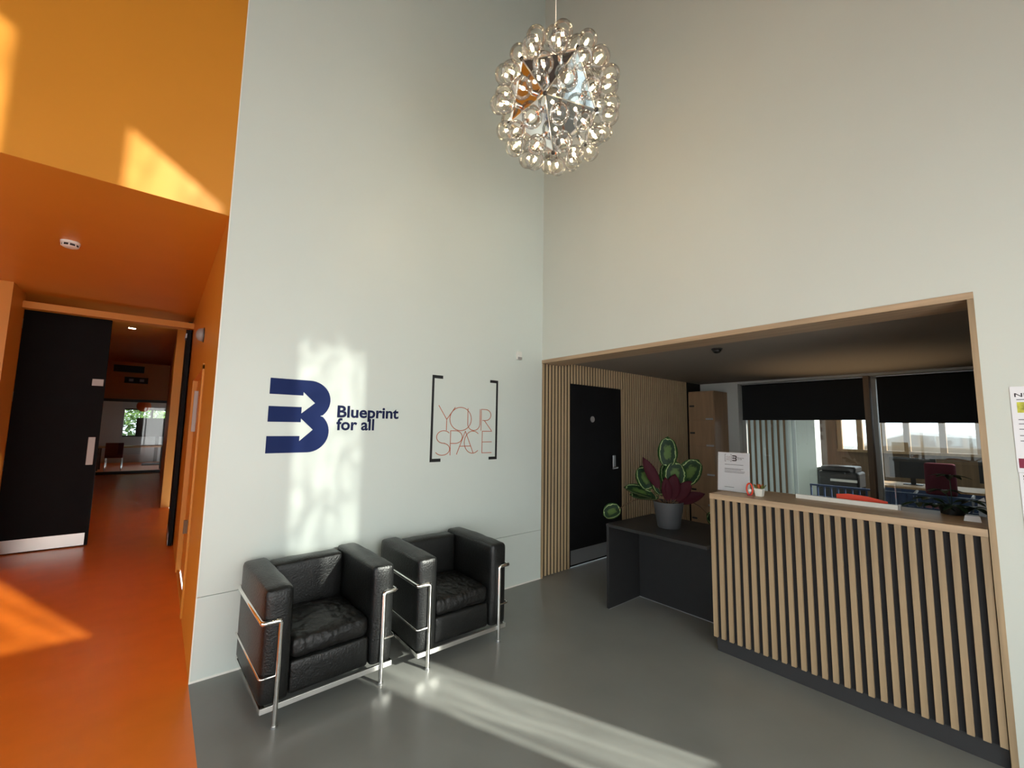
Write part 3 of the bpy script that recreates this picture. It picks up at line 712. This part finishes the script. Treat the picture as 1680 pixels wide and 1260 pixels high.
for (st, dr, L, Wd, fc, under, curl) in specs:
    b0 = cv(st[0], st[1]); dd = cv(dr[0], dr[1], dr[2]); nf = tocam*fc[0] + rgt*fc[1] + Zd*fc[2]
    mb, uv = leaf_mb(L, Wd, curl, pointed=0.35 if under else 0.0)
    lf = build_leaf(mb, uv, ('leaf_patterned', 'leaf_under') if not under else ('leaf_under', 'leaf_under'), pl, aim(b0, dd, nf))
    sx_ = max(-0.05, min(0.05, st[0]*0.4))
    p0 = cv(sx_, 0.19); p3 = b0 + dd.normalized()*0.02
    mid = p0.lerp(p3, 0.5) + Vector((0, 0, 0.07 if abs(st[0]) > 0.2 else 0.0))
    MB().sweep([p0, p0.lerp(mid, 0.5)+Vector((0,0,0.02 if abs(st[0]) > 0.2 else 0)), mid, mid.lerp(p3, 0.5)+Vector((0,0,0.015 if abs(st[0]) > 0.2 else 0)), p3], 0.0035, 6).build('stem', 'stem', pl, local=True, smooth=True)

# leafy plant on the counter end
lp = thing('leafy_plant', (0.42, -2.98, 1.09), 'dark leafy umbrella plant at the right end of the counter', 'plant')
MB().lathe([(0.0, 0.0), (0.05, 0.0), (0.06, 0.05), (0.056, 0.05), (0.05, 0.04), (0.0, 0.04)], (0.42, -2.98, 1.09), 20).build('pot', 'black_plastic', lp, smooth=True, auto=50)
rnd = random.Random(5)
lmesh = None
tops = [((0.0, 0.0, 0.20), 6), ((0.01, 0.09, 0.06), 7), ((0.03, -0.07, 0.06), 7), ((-0.03, 0.14, 0.03), 6), ((-0.05, -0.02, 0.035), 6), ((0.03, 0.03, 0.11), 6), ((-0.04, 0.06, 0.03), 6), ((-0.02, -0.09, 0.03), 5)]
for (tp, nl) in tops:
    tpv = Vector(tp) + Vector((0, 0, 0.02))
    MB().sweep([(0,0,0.03), tpv*0.5+Vector((0,0,0.02)), tpv], 0.0022, 5).build('stem', 'leaf_dark', lp, local=True, smooth=True)
    for k in range(nl):
        a = 2*math.pi*k/nl + rnd.random()*0.6; d_ = Vector((math.cos(a), math.sin(a), -0.10+rnd.random()*0.25))
        if lmesh is None:
            mb, uv = leaf_mb(0.088, 0.034, 0.25, th=0.0008, n=5, pointed=0.3)
            lmesh = build_leaf(mb, uv, ('leaf_dark', 'leaf_dark'), lp, aim(tpv, d_, (0,0,1)))
        else:
            c = lmesh.copy(); COL.objects.link(c); c.parent = lp; c.matrix_basis = aim(tpv, d_, (0,0,1))

# small succulent in a white pot, and a red ornament
sp = thing('succulent', (0.16, -2.053, 1.09), 'tiny orange succulent in a square white pot on the counter', 'plant')
o = MB(); c0 = Vector((0.16, -2.053, 1.09))
o.add([c0+Vector(q) for q in ((-.021,-.021,0),(.021,-.021,0),(.021,.021,0),(-.021,.021,0),(-.028,-.028,.055),(.028,-.028,.055),(.028,.028,.055),(-.028,.028,.055))], [(0,3,2,1),(4,5,6,7),(0,1,5,4),(1,2,6,5),(2,3,7,6),(3,0,4,7)])
o.build('pot', 'ceramic_white', sp, bevel=0.004)
for k in range(12):
    a = k*2.4; rr = 0.004+0.0017*k; mb, uv = leaf_mb(0.035, 0.014, -0.1, th=0.004, n=5)
    build_leaf(mb, uv, ('succulent' if k < 7 else 'succulent_green',)*2, sp, aim(Vector((rr*math.cos(a), rr*math.sin(a), 0.052)), (math.cos(a)*(0.3+k*0.05), math.sin(a)*(0.3+k*0.05), 1.0), (-math.cos(a), -math.sin(a), 0.6)))
t = thing('ornament', (0.14, -1.996, 1.09), 'small red and white standing ornament beside the succulent', 'ornament')
MB().sweep([(0.14, -1.996+0.020*math.cos(a), 1.09+0.044+0.040*math.sin(a)) for a in [2*math.pi*i/24 for i in range(24)]], 0.0055, 8, closed=True).build('ring', 'red_plastic', t, smooth=True)
MB().ball((0.14, -1.996, 1.125), 0.013, 12, 8).build('bead', 'ceramic_white', t, smooth=True)
MB().lathe([(0.0, 0), (0.018, 0), (0.014, 0.006), (0.0, 0.006)], (0.14, -1.996, 1.09), 16).build('foot', 'maroon', t, smooth=True, auto=40)

# acrylic sign holder with printed sheet
SX = 0.215; t = thing('sign_holder', (SX, -1.86, 1.09), 'white printed notice in a clear acrylic stand on the counter', 'sign')
tilt = 0.10
def SGN(u, v, d): return Vector((SX + v*tilt - d, -1.738 - u, 1.093 + v))
def srect(mb, u0, u1, v0, v1, d0, d1):
    return mb.prism([(u0, v0), (u1, v0), (u1, v1), (u0, v1)], lambda u, v, d: SGN(u, v, d0 + (d1-d0)*d), 1.0)
srect(MB(), 0, 0.228, 0, 0.288, 0, 0.0015).build('paper_sheet', 'paper', t)
srect(MB(), -0.003, 0.231, -0.002, 0.292, 0.002, 0.0035).build('acrylic_front', 'acrylic', t)
MB().box(SX-0.004, SX+0.07, -1.972, -1.735, 1.0905, 1.0935).build('foot', 'acrylic', t)
pr = MB()
for (v, w) in ((0.196, 0.135), (0.166, 0.135), (0.158, 0.12), (0.147, 0.145), (0.138, 0.14), (0.029, 0.07)): srect(pr, 0.05, 0.05+w, v, v+0.0035, 0.0016, 0.0018)
pr.build('printed_lines', 'ink_grey', t)
B_OUT = None

# white tray, red folder, cards
t = thing('desk_screen', (0.33, -2.5, 1.09), 'long low white screen edge standing on the counter top', 'screen')
MB().box(0.30, 0.322, -2.762, -2.232, 1.090, 1.118).build('panel', 'white_plastic', t, bevel=0.002)
MB().box(0.297, 0.325, -2.775, -2.762, 1.090, 1.122).build('end_cap', 'grey_plastic', t, bevel=0.002)
t = thing('red_folder', (0.42, -2.55, 1.09), 'bright red plastic folder behind the white screen', 'folder')
f_ = MB(); f_.prism([(-2.70, 0.0), (-2.44, 0.0), (-2.44, 0.046), (-2.50, 0.054), (-2.60, 0.050), (-2.70, 0.030)], lambda u, v, d: Vector((0.40+d*0.01, u, 1.0905+v)), 1.0)
f_.build('cover', 'red_plastic', t, bevel=0.001)
MB().box(0.412, 0.43, -2.69, -2.45, 1.0905, 1.115).build('pages', 'paper', t)
o = MB(); o.prism([(-3.10, 0.0), (-3.035, 0.0), (-3.040, 0.028), (-3.095, 0.028)], lambda u, v, d: Vector((0.20+v*0.5+d*0.003, u, 1.0905+v)), 1.0)
tag(o.build('card', 'paper'), 'small pale card lying at the jamb end of the counter', 'card')
o = MB(); o.prism([(-3.115, 0.0), (-3.075, 0.0), (-3.080, 0.055), (-3.105, 0.075)], lambda u, v, d: Vector((0.46+v*0.2+d*0.003, u, 1.0905+v+0.03)), 1.0)
o.box(0.455, 0.475, -3.11, -3.08, 1.0905, 1.125)
tag(o.build('card_stand', 'paper'), 'small white folded card standing beside the leafy plant', 'card')

# ------------------------------------------------------------------ wall graphics
HB = 0.513
def arc(cx, cz, rx, rz, a0, a1, n=14): return [(cx + rx*math.cos(math.radians(a0+(a1-a0)*i/n)), cz + rz*math.sin(math.radians(a0+(a1-a0)*i/n))) for i in range(n+1)]
# outline of the B mark, z measured down from its top
BO = [(0,0), (0.25,0)] + arc(0.255, 0.140, 0.145, 0.140, -90, 0, 12) + arc(0.265, 0.140, 0.135, 0.14, 8, 50, 5) + [(0.335,0.252)] + arc(0.260, 0.367, 0.140, 0.145, -48, 90, 16) + \
     [(0,0.513),(0,0.397),(0.205,0.397),(0.205,0.432),(0.290,0.352),(0.207,0.273),(0.207,0.300),(0,0.300),(0,0.193),(0.207,0.193),(0.207,0.238),(0.294,0.161),(0.213,0.085),(0.213,0.1105),(0,0.1105)]
lg = thing('wall_logo', (-2.37, -0.002, 1.345), 'navy blue B mark with two arrows and Blueprint for all', 'logo')
MB().prism([(-2.570+p[0], 1.858-p[1]) for p in BO], lambda u, v, d: Vector((u, -0.0005-d, v)), 0.002).build('b_mark', 'navy_vinyl', lg)
text_mesh('Blueprint', 0.122, 0.487, 0.028, lambda u, v, d: Vector((-2.116+u, -0.002, 1.602+v)), 0.002, 'lettering', 'navy_text', lg)
text_mesh('for all', 0.122, 0.288, 0.026, lambda u, v, d: Vector((-2.118+u, -0.002, 1.507+v)), 0.002, 'lettering', 'navy_text', lg)
yl = thing('wall_lettering', (-0.964, -0.002, 1.238), 'thin red YOUR SPACE lettering between two black square brackets', 'logo')
g = MB()
for (x0, x1, z0, z1) in ((-1.328,-1.307,1.236,1.992), (-1.307,-1.222,1.964,1.992), (-1.307,-1.222,1.236,1.264)): g.box(x0, x1, -0.0028, -0.0003, z0, z1)
g.build('bracket', 'black_vinyl', yl)
g = MB()
for (x0, x1, z0, z1) in ((-0.622,-0.601,1.236,1.998), (-0.698,-0.622,1.972,1.998), (-0.698,-0.622,1.236,1.262)): g.box(x0, x1, -0.0028, -0.0003, z0, z1)
g.build('bracket', 'black_vinyl', yl)
def ell(cx, cy, rx, ry, a0=0, a1=360, n=28): return [(cx+rx*math.cos(math.radians(a0+(a1-a0)*i/n)), cy+ry*math.sin(math.radians(a0+(a1-a0)*i/n))) for i in range(n+1)]
R1 = {'Y': [[(1145,312),(1192,400),(1192,470)],[(1240,320),(1192,400)]], 'O': [ell(1275,395,65,77)],
      'U': [[(1318,322),(1318,420)] + ell(1356.5,425,38.5,45,180,0,14) + [(1395,420),(1395,325)]],
      'R': [[(1403,470),(1403,325),(1430,325)] + ell(1432,363,35,38,-90,90,12) + [(1412,401)],[(1424,401),(1472,470)]]}
R2 = {'S': [ell(1178,513,40,40,-40,-270,14)+[(1185,553)]+ell(1172,591,42,38,-75,150,16)], 'P': [[(1217,630),(1217,473),(1245,473)]+ell(1247,514,40,41,-90,90,12)+[(1217,555)]],
      'A': [[(1255,626),(1305,475),(1356,620)],[(1272,574),(1340,574)]], 'C': [ell(1352,548,52,74,-50,-310,22)], 'E': [[(1475,475),(1412,475),(1412,622),(1475,622)],[(1412,548),(1475,548)]]}
def cw1(p): return (-1.255+(p[0]-1145)/330*0.589, 1.727-(p[1]-312)/158*0.217)
def cw2(p): return (-1.255+(p[0]-1145)/330*0.589, 1.510-(p[1]-470)/160*0.220)
for RR, cw in ((R1, cw1), (R2, cw2)):
    for L_, strokes in RR.items():
        g = MB()
        for s_ in strokes: g.ribbon([cw(p) for p in s_], 0.0030, lambda u, v, d: Vector((u, -0.0004-d, v)), 0.0012)
        g.build('letter', 'red_vinyl', yl)
# the same marks, small, printed on the notice
sgp = bpy.data.objects['sign_holder']
MB().prism([(0.105+p[0]*0.085, 0.268-p[1]*0.085) for p in BO], lambda u, v, d: SGN(u, v, 0.0017+d), 0.0002).build('printed_mark', 'ink', sgp)
g = MB()
for (u0, u1, v0, v1) in ((0.05,0.053,0.22,0.275),(0.053,0.06,0.272,0.275),(0.053,0.06,0.22,0.223),(0.097,0.100,0.22,0.275),(0.090,0.097,0.272,0.275),(0.090,0.097,0.22,0.223)): srect(g, u0, u1, v0, v1, 0.0016, 0.0018)
g.build('printed_bracket', 'ink_grey', sgp)
text_mesh('YOUR', 0.022, 0.034, 0.0, lambda u, v, d: SGN(0.058+u, 0.246+v, 0.0018), 0, 'printed_lettering', 'ink_pale', sgp)
text_mesh('SPACE', 0.022, 0.034, 0.0, lambda u, v, d: SGN(0.058+u, 0.228+v, 0.0018), 0, 'printed_lettering', 'ink_pale', sgp)
text_mesh('Blueprint', 0.011, 0.045, 0.01, lambda u, v, d: SGN(0.143+u, 0.247+v, 0.0018), 0, 'printed_lettering', 'ink', sgp)
text_mesh('for all', 0.011, 0.03, 0.01, lambda u, v, d: SGN(0.143+u, 0.237+v, 0.0018), 0, 'printed_lettering', 'ink', sgp)

# notices on the right wall
def RW(u, v, d): return Vector((-0.0005-d, -u, v))
def rrect(mb, u0, u1, v0, v1, d): return mb.prism([(u0,v0),(u1,v0),(u1,v1),(u0,v1)], lambda u, v, dd: RW(u, v, dd*d), 1.0)
t = thing('wall_notice', (0, -3.42, 1.40), 'upper paper notice with a photo and maroon band beside the opening', 'poster')
rrect(MB(), 3.240, 3.66, 1.375, 1.780, 0.003).build('paper_sheet', 'paper', t)
rrect(MB(), 3.258, 3.45, 1.655, 1.705, 0.0036).build('printed_photo', 'photo_yellow', t)
rrect(MB(), 3.246, 3.64, 1.395, 1.440, 0.0036).build('printed_band', 'maroon', t)
g = MB()
for v in (1.715, 1.62, 1.60, 1.575, 1.545, 1.52): rrect(g, 3.258, 3.50, v, v+0.004, 0.0036)
g.build('printed_lines', 'ink_grey', t)
text_mesh('NEWS', 0.026, 0.10, 0.01, lambda u, v, d: RW(3.253+u, 1.730+v, 0.0038), 0, 'printed_lettering', 'ink', t)
t = thing('wall_notice', (0, -3.42, 1.10), 'lower white notice with small B mark on the right wall', 'poster')
rrect(MB(), 3.243, 3.66, 1.10, 1.372, 0.003).build('paper_sheet', 'paper', t)
MB().prism([(3.255+p[0]*0.07, 1.362-p[1]*0.07) for p in BO], lambda u, v, d: RW(u, v, 0.0034+d), 0.0004).build('printed_mark', 'ink', t)

# ------------------------------------------------------------------ small fittings
t = thing('sensor', (-0.345, -0.01, 2.25), 'small white motion sensor on the logo wall near the corner', 'sensor')
MB().box(-0.375, -0.315, -0.030, -0.0006, 2.235, 2.320).build('housing', 'white_plastic', t, bevel=0.006)
MB().box(-0.372, -0.318, -0.034, -0.030, 2.237, 2.262).build('lens', 'grey_plastic', t, bevel=0.002)
SMX, SMY = -3.762, 1.322
t = thing('smoke_detector', (SMX, SMY, SOF-0.05), 'round white smoke detector on the orange soffit', 'smoke detector')
MB().lathe([(0.0, -0.048), (0.030, -0.048), (0.042, -0.043), (0.048, -0.038)], (SMX, SMY, SOF), 28).build('cover', 'white_plastic', t, smooth=True, auto=50)
MB().lathe([(0.047, -0.038), (0.047, -0.022)], (SMX, SMY, SOF), 28).build('vent_slot', 'black_plastic', t)
MB().lathe([(0.049, -0.022), (0.055, -0.018), (0.056, -0.001), (0.0, -0.001)], (SMX, SMY, SOF), 28).build('base', 'white_plastic', t, smooth=True, auto=50)
for k in range(8):
    a = 2*math.pi*k/8
    MB().box(-0.004, 0.004, -0.002, 0.002, -0.039, -0.020).xf(Matrix.Translation((SMX+0.048*math.cos(a), SMY+0.048*math.sin(a), SOF)) @ Matrix.Rotation(a+math.pi/2, 4, 'Z')).build('rib', 'white_plastic', t)
t = thing('wall_sounder', (XE-0.05, 1.433, 2.30), 'dark domed alarm sounder on the orange passage wall', 'alarm')
MB().lathe([(0.0, 0.055), (0.030, 0.050), (0.052, 0.036), (0.060, 0.016), (0.062, 0.0)], (0,0,0), 24).xf(Matrix.Translation((XE-0.006, 1.433, 2.335)) @ Matrix.Rotation(-math.pi/2, 4, 'Y')).build('dome', 'grey_plastic', t, smooth=True)
MB().lathe([(0.0, 0.006), (0.068, 0.006), (0.070, 0.0005)], (0,0,0), 24).xf(Matrix.Translation((XE, 1.433, 2.335)) @ Matrix.Rotation(-math.pi/2, 4, 'Y')).build('base', 'black_plastic', t, smooth=True, auto=40)
t = thing('ceiling_camera', (0.70, -1.55, 2.25), 'small black domed camera on the alcove ceiling', 'camera')
MB().lathe([(0.0, -0.045), (0.022, -0.040), (0.036, -0.026), (0.040, -0.012)], (0.70, -1.55, 2.285), 20).build('dome', 'black_plastic', t, smooth=True)
MB().lathe([(0.046, -0.012), (0.048, -0.0005)], (0.70, -1.55, 2.285), 20).build('base', 'black_plastic', t, smooth=True)
# added unseen uplighter behind the counter, put in for the alcove ceiling glow
DX, DY = 3.1, -2.1
t = thing('added_uplight', (DX, DY, 0.0), 'small warm uplighter added out of sight behind the reception counter', 'added lamp')
MB().lathe([(0.0, 0.0), (0.09, 0.0), (0.09, 0.015), (0.012, 0.02), (0.012, 0.30), (0.0, 0.30)], (DX, DY, 0), 20).build('stand', 'black_plastic', t, smooth=True, auto=40)
MB().lathe([(0.02, 0.30), (0.075, 0.40), (0.072, 0.40), (0.018, 0.305)], (DX, DY, 0), 20).build('lamp_shade', 'black_plastic', t, smooth=True, auto=40)
ul = bpy.data.lights.new('added_uplight_spot', 'SPOT'); ul.energy = 42; ul.spot_size = math.radians(72); ul.spot_blend = 1.0; ul.color = (1.0, 0.70, 0.40); ul.shadow_soft_size = 0.03
uo = bpy.data.objects.new('added_uplight_spot', ul); COL.objects.link(uo); uo.parent = t; uo.location = (0, 0, 0.405); uo.rotation_euler = (math.pi, math.radians(-14), 0)

# ------------------------------------------------------------------ hall beyond the passage door
for (x_, y_, z_, lab) in ((-3.70, 6.2, 3.28, 'nearer round ceiling downlight in the hall beyond'), (-3.66, 7.3, 3.28, 'farther round ceiling downlight in the hall beyond')):
    t = thing('downlight', (x_, y_, z_-0.02), lab, 'downlight', group='hall downlights')
    MB().lathe([(0.05, -0.001), (0.07, -0.010), (0.075, -0.0005)], (x_, y_, z_), 20).build('trim_ring', 'steel_satin', t, smooth=True)
    MB().lathe([(0.0, -0.004), (0.049, -0.004)], (x_, y_, z_), 20).build('lamp_face', 'lamp_face', t)
t = thing('ceiling_vent', (-3.94, 13.58, 2.95), 'long black air grille on the far hall wall', 'vent')
MB().box(-4.28, -3.60, 13.57, 13.60, 2.98, 3.18).build('backing', 'vent_black', t)
for k in range(4): MB().box(-4.28, -3.60, 13.562, 13.572, 2.99+k*0.05, 3.005+k*0.05).build('slat', 'frame_dark', t)
t = thing('exit_sign', (-3.75, 13.58, 2.68), 'dark sign box with pale symbols above the glass screen', 'sign')
MB().box(-4.02, -3.49, 13.56, 13.60, 2.66, 2.84).build('box', 'vent_black', t)
MB().box(-3.92, -3.82, 13.556, 13.561, 2.71, 2.79).build('symbol', 'grey_plastic', t)
MB().box(-3.68, -3.58, 13.556, 13.561, 2.71, 2.79).build('symbol', 'grey_plastic', t)
t = thing('pendant_lamp', (-3.55, 14.6, 1.85), 'orange globe pendant behind the glass screen', 'pendant lamp')
MB().ball((-3.55, 14.6, 2.02), 0.18, 20, 12).build('shade', 'pendant_orange', t, smooth=True)
MB().cyl((-3.55, 14.6, 2.19), (-3.55, 14.6, 3.28), 0.008, 6).build('cord', 'black_plastic', t)
t = thing('meeting_table', (-3.7, 15.2, 0), 'pale wooden table in the room behind the glass screen', 'table')
MB().box(-4.6, -2.9, 14.7, 15.6, 0.70, 0.74).build('table_top', 'timber', t, bevel=0.003)
for (x_, y_) in ((-4.5, 14.8), (-3.0, 14.8), (-4.5, 15.5), (-3.0, 15.5)): MB().box(x_-0.03, x_+0.03, y_-0.03, y_+0.03, 0, 0.70).build('leg', 'frame_dark', t)
t = thing('display_screen', (-3.3, 16.6, 0.9), 'black display screen in the room behind the glass', 'screen')
MB().box(-3.75, -2.6, 16.6, 16.65, 1.0, 1.65).build('panel', 'black_plastic', t, bevel=0.004)
MB().box(-3.2, -3.1, 16.62, 16.68, 0.1, 1.0).build('post', 'frame_dark', t)
MB().box(-3.5, -2.8, 16.4, 16.9, 0.0, 0.05).build('foot', 'frame_dark', t)
t = thing('chair', (-4.1, 14.3, 0), 'dark red chair at the table behind the glass screen', 'chair')
MB().box(-4.3, -3.9, 14.1, 14.5, 0.43, 0.48).build('seat', 'red_fabric', t, bevel=0.01)
MB().box(-4.3, -3.9, 14.08, 14.12, 0.48, 0.88).build('backrest', 'red_fabric', t, bevel=0.01)
for (x_, y_) in ((-4.28, 14.12), (-3.92, 14.12), (-4.28, 14.48), (-3.92, 14.48)): MB().cyl((x_, y_, 0), (x_, y_, 0.43), 0.012, 8).build('leg', 'chrome', t)
# tree outside the far window
t = thing('tree', (-3.4, 22.5, -0.12), 'green leafy tree outside the far bright window', 'tree')
MB().sweep([(-3.4, 22.5, -0.12), (-3.35, 22.5, 1.2), (-3.45, 22.6, 3.0)], 0.12, 8, radii=[0.14, 0.11, 0.05]).build('trunk', 'bark', t, smooth=True)
fo = MB(); rr = random.Random(3)
for k in range(2600):
    a = rr.random()*6.283; zz = rr.uniform(-1, 1); q = rr.random()**0.4
    p = Vector((-3.4+2.4*q*math.cos(a)*math.sqrt(1-zz*zz), 22.5+1.5*q*math.sin(a)*math.sqrt(1-zz*zz), 2.0+1.9*q*zz))
    d_ = Vector((rr.uniform(-1,1), rr.uniform(-1,1), rr.uniform(-1,1))).normalized(); e_ = d_.orthogonal().normalized()
    fo.add([p+d_*0.11, p+e_*0.05, p-d_*0.11, p-e_*0.05], [(0,1,2,3)])
f_ = fo.build('foliage', 'hedge_green', t); f_['kind'] = 'stuff'

# ------------------------------------------------------------------ office seen through the alcove window
XO = 8.2
struct(MB().box(XB+0.22, XO+0.15, -4.3, 1.2, -0.1, 0).build('floor_office', 'office_floor', origin=(0,0,0)))
struct(MB().box(XB+0.22, XO+0.15, -4.3, 1.2, 3.6, 3.7).build('ceiling_office', 'office_wall', origin=(0,0,0)))
b = MB().box(XO, XO+0.15, -4.3, 1.2, 0, 1.14).box(XO, XO+0.15, -4.3, 1.2, 2.5, 3.6).box(XO, XO+0.15, -0.72, 1.2, 1.14, 2.5)
struct(b.build('wall_office', 'frame_wood', origin=(0,0,0)), 'far timber wall of the office behind the window')
b = MB().box(XB+0.22, XO, 1.1, 1.2, 0, 3.6).box(XB, XO+0.15, -4.3, -4.2, 0, 1.9).box(XB, XO+0.15, -4.3, -4.2, 3.5, 3.6).box(XO-0.1, XO+0.15, -4.3, -4.2, 1.9, 3.5).box(XB, 4.3, -4.3, -4.2, 1.9, 3.5).box(XB+0.1, XB+0.22, -4.3, 1.2, 2.285, 3.6)
struct(b.build('wall_office_side', 'office_wall', origin=(0,0,0)))
w2 = struct(MB().box(XO-0.10, XO+0.12, -4.2, -0.72, 1.14, 1.19).box(XO, XO+0.12, -4.2, -0.72, 2.45, 2.5).build('window_2', 'timber', origin=(0,0,0)), 'row of timber framed windows across the office')
for y in (-0.75, -1.10, -1.47, -1.83, -2.33, -2.80, -3.3, -3.8):
    MB().box(XO+0.0, XO+0.11, y-0.045, y+0.045, 1.19, 2.45).build('mullion', 'timber', w2)
for (y0, y1) in ((-1.10,-0.75), (-1.47,-1.10), (-1.83,-1.47), (-2.33,-1.83), (-2.80,-2.33), (-3.3,-2.80), (-3.8,-3.3)):
    MB().add([(XO+0.06, y0+0.045, 1.19), (XO+0.06, y1-0.045, 1.19), (XO+0.06, y1-0.045, 2.45), (XO+0.06, y0+0.045, 2.45)], [(0,1,2,3)]).build('pane', 'clear_glass', w2)
# white column, vertical blind, office furniture
o = MB().box(5.85, 6.15, -0.93, -0.50, 0, 3.6).build('wall_column', 'white_paint', origin=(0,0,0), bevel=0.01); struct(o, 'white column standing in the office')
t = thing('vertical_blind', (5.3, -0.3, 0.3), 'grey teal vertical blind behind the left window pane', 'blind')
MB().box(5.27, 5.33, -0.78, 0.45, 2.62, 2.68).build('head_rail', 'steel_satin', t)
vb = None
for k in range(13):
    Mx = Matrix.Translation((0.0, -0.48+k*0.095+0.02, 0)) @ Matrix.Rotation(math.radians(55), 4, 'Z')
    if vb is None: vb = MB().box(-0.045, 0.045, -0.001, 0.001, 0.0, 2.32).build('vane', 'teal_curtain', t, local=True); vb.matrix_basis = Mx
    else: inst(vb, t, Mx)
t = thing('copier', (6.0, -1.2, 0), 'black office copier beside the white column', 'copier')
MB().box(5.75, 6.25, -1.52, -0.96, 0.0, 0.88).build('cabinet', 'black_plastic', t, bevel=0.03)
MB().box(5.78, 6.22, -1.48, -1.0, 0.88, 0.97).build('lid', 'black_plastic', t, bevel=0.02)
MB().box(5.72, 5.78, -1.50, -1.14, 0.72, 0.76).build('paper_tray', 'white_plastic', t, bevel=0.004)
MB().box(5.74, 5.752, -1.50, -0.98, 0.40, 0.415).build('drawer_line', 'grey_plastic', t)
t = thing('office_desk', (5.9, -2.8, 0), 'dark office desk seen through the right window pane', 'desk')
MB().box(5.5, 6.3, -3.9, -1.75, 0.72, 0.75).build('desk_top', 'timber', t, bevel=0.003)
MB().box(5.5, 5.53, -3.9, -1.75, 0.10, 0.72).build('modesty_panel', 'blue_paint', t)
for (x_, y_) in ((5.6, -1.85), (6.2, -1.85), (5.6, -3.8), (6.2, -3.8)): MB().box(x_-0.025, x_+0.025, y_-0.025, y_+0.025, 0, 0.72).build('leg', 'frame_dark', t)
for (y_, lab) in ((-2.15, 'black monitor on the office desk left of the red chair'), (-3.12, 'black monitor on the office desk right of the red chair')):
    t = thing('monitor', (5.95, y_, 0.75), lab, 'monitor', group='office monitors')
    MB().box(5.94, 5.965, y_-0.27, y_+0.27, 0.85, 1.17).build('screen', 'black_plastic', t, bevel=0.004)
    MB().box(5.965, 5.99, y_-0.03, y_+0.03, 0.76, 1.0).build('stand', 'black_plastic', t)
    MB().box(5.88, 6.06, y_-0.11, y_+0.11, 0.7505, 0.762).build('base', 'black_plastic', t, bevel=0.002)
t = thing('office_chair', (5.0, -2.55, 0), 'dark red office chair at the desk behind the glass', 'chair')
MB().rbox((4.85, -2.55, 0.95), (0.07, 0.30, 0.42), 0.03, 8, (0.01,0,0)).build('backrest', 'red_fabric', t, smooth=True)
MB().rbox((5.08, -2.55, 0.50), (0.46, 0.46, 0.09), 0.03, 8, (0,0,0.01)).build('seat', 'red_fabric', t, smooth=True)
for sy in (-1, 1): MB().sweep([(4.92, -2.55+sy*0.25, 0.52), (4.92, -2.55+sy*0.27, 0.72), (5.16, -2.55+sy*0.27, 0.74)], 0.016, 8).build('armrest', 'grey_plastic', t, smooth=True)
MB().cyl((5.08, -2.55, 0.06), (5.08, -2.55, 0.46), 0.025, 12).build('column', 'steel_satin', t, smooth=True, auto=40)
for k in range(5):
    a = 2*math.pi*k/5; MB().sweep([(5.08, -2.55, 0.09), (5.08+0.28*math.cos(a), -2.55+0.28*math.sin(a), 0.05)], 0.016, 8).build('leg', 'black_plastic', t, smooth=True)
t = thing('railing', (4.35, -2.2, 0), 'low blue metal railing just behind the window glass', 'railing')
MB().box(4.33, 4.37, -3.9, -1.22, 0.76, 0.785).build('top_rail', 'blue_paint', t)
MB().box(4.33, 4.37, -3.9, -1.22, 0.60, 0.62).build('lower_rail', 'blue_paint', t)
rb = None
for k in range(34):
    if rb is None: rb = MB().box(4.34, 4.36, 0, 0.02, 0.0, 0.76).xf(Matrix.Translation((-4.35, 0, 0))).build('bar', 'blue_paint', t, local=True); rb.location = (0, -1.68, 0)
    else:
        c = inst(rb, t); c.location = (0, -1.68+k*0.08, 0)
# car parked outside the office windows
t = thing('car', (11.6, -2.2, -0.1), 'white car parked outside beyond the office windows', 'car')
prof = [(-4.3,0.35),(-4.3,0.85),(-4.15,1.0),(-3.4,1.12),(-2.75,1.62),(-1.5,1.70),(-0.75,1.45),(-0.3,1.12),(0.1,1.05),(0.15,0.75),(0.1,0.35)]
MB().prism(prof, lambda u, v, d: Vector((10.8+d*1.7, u, v-0.1)), 1.0).build('body', 'car_white', t, bevel=0.05)
MB().prism([(-3.2,1.15),(-2.68,1.55),(-1.52,1.62),(-0.85,1.40),(-0.5,1.15)], lambda u, v, d: Vector((10.79+d*1.72, u, v-0.1)), 1.0).build('side_glass', 'window_glass', t)
for (y_, x_) in ((-3.5, 10.8), (-0.7, 10.8), (-3.5, 12.3), (-0.7, 12.3)):
    MB().lathe([(0.0, 0.0), (0.33, 0.0), (0.33, 0.2), (0.0, 0.2)], (0,0,0), 20).xf(Matrix.Translation((x_-0.01, y_, 0.24)) @ Matrix.Rotation(math.pi/2, 4, 'Y')).build('wheel', 'black_plastic', t)
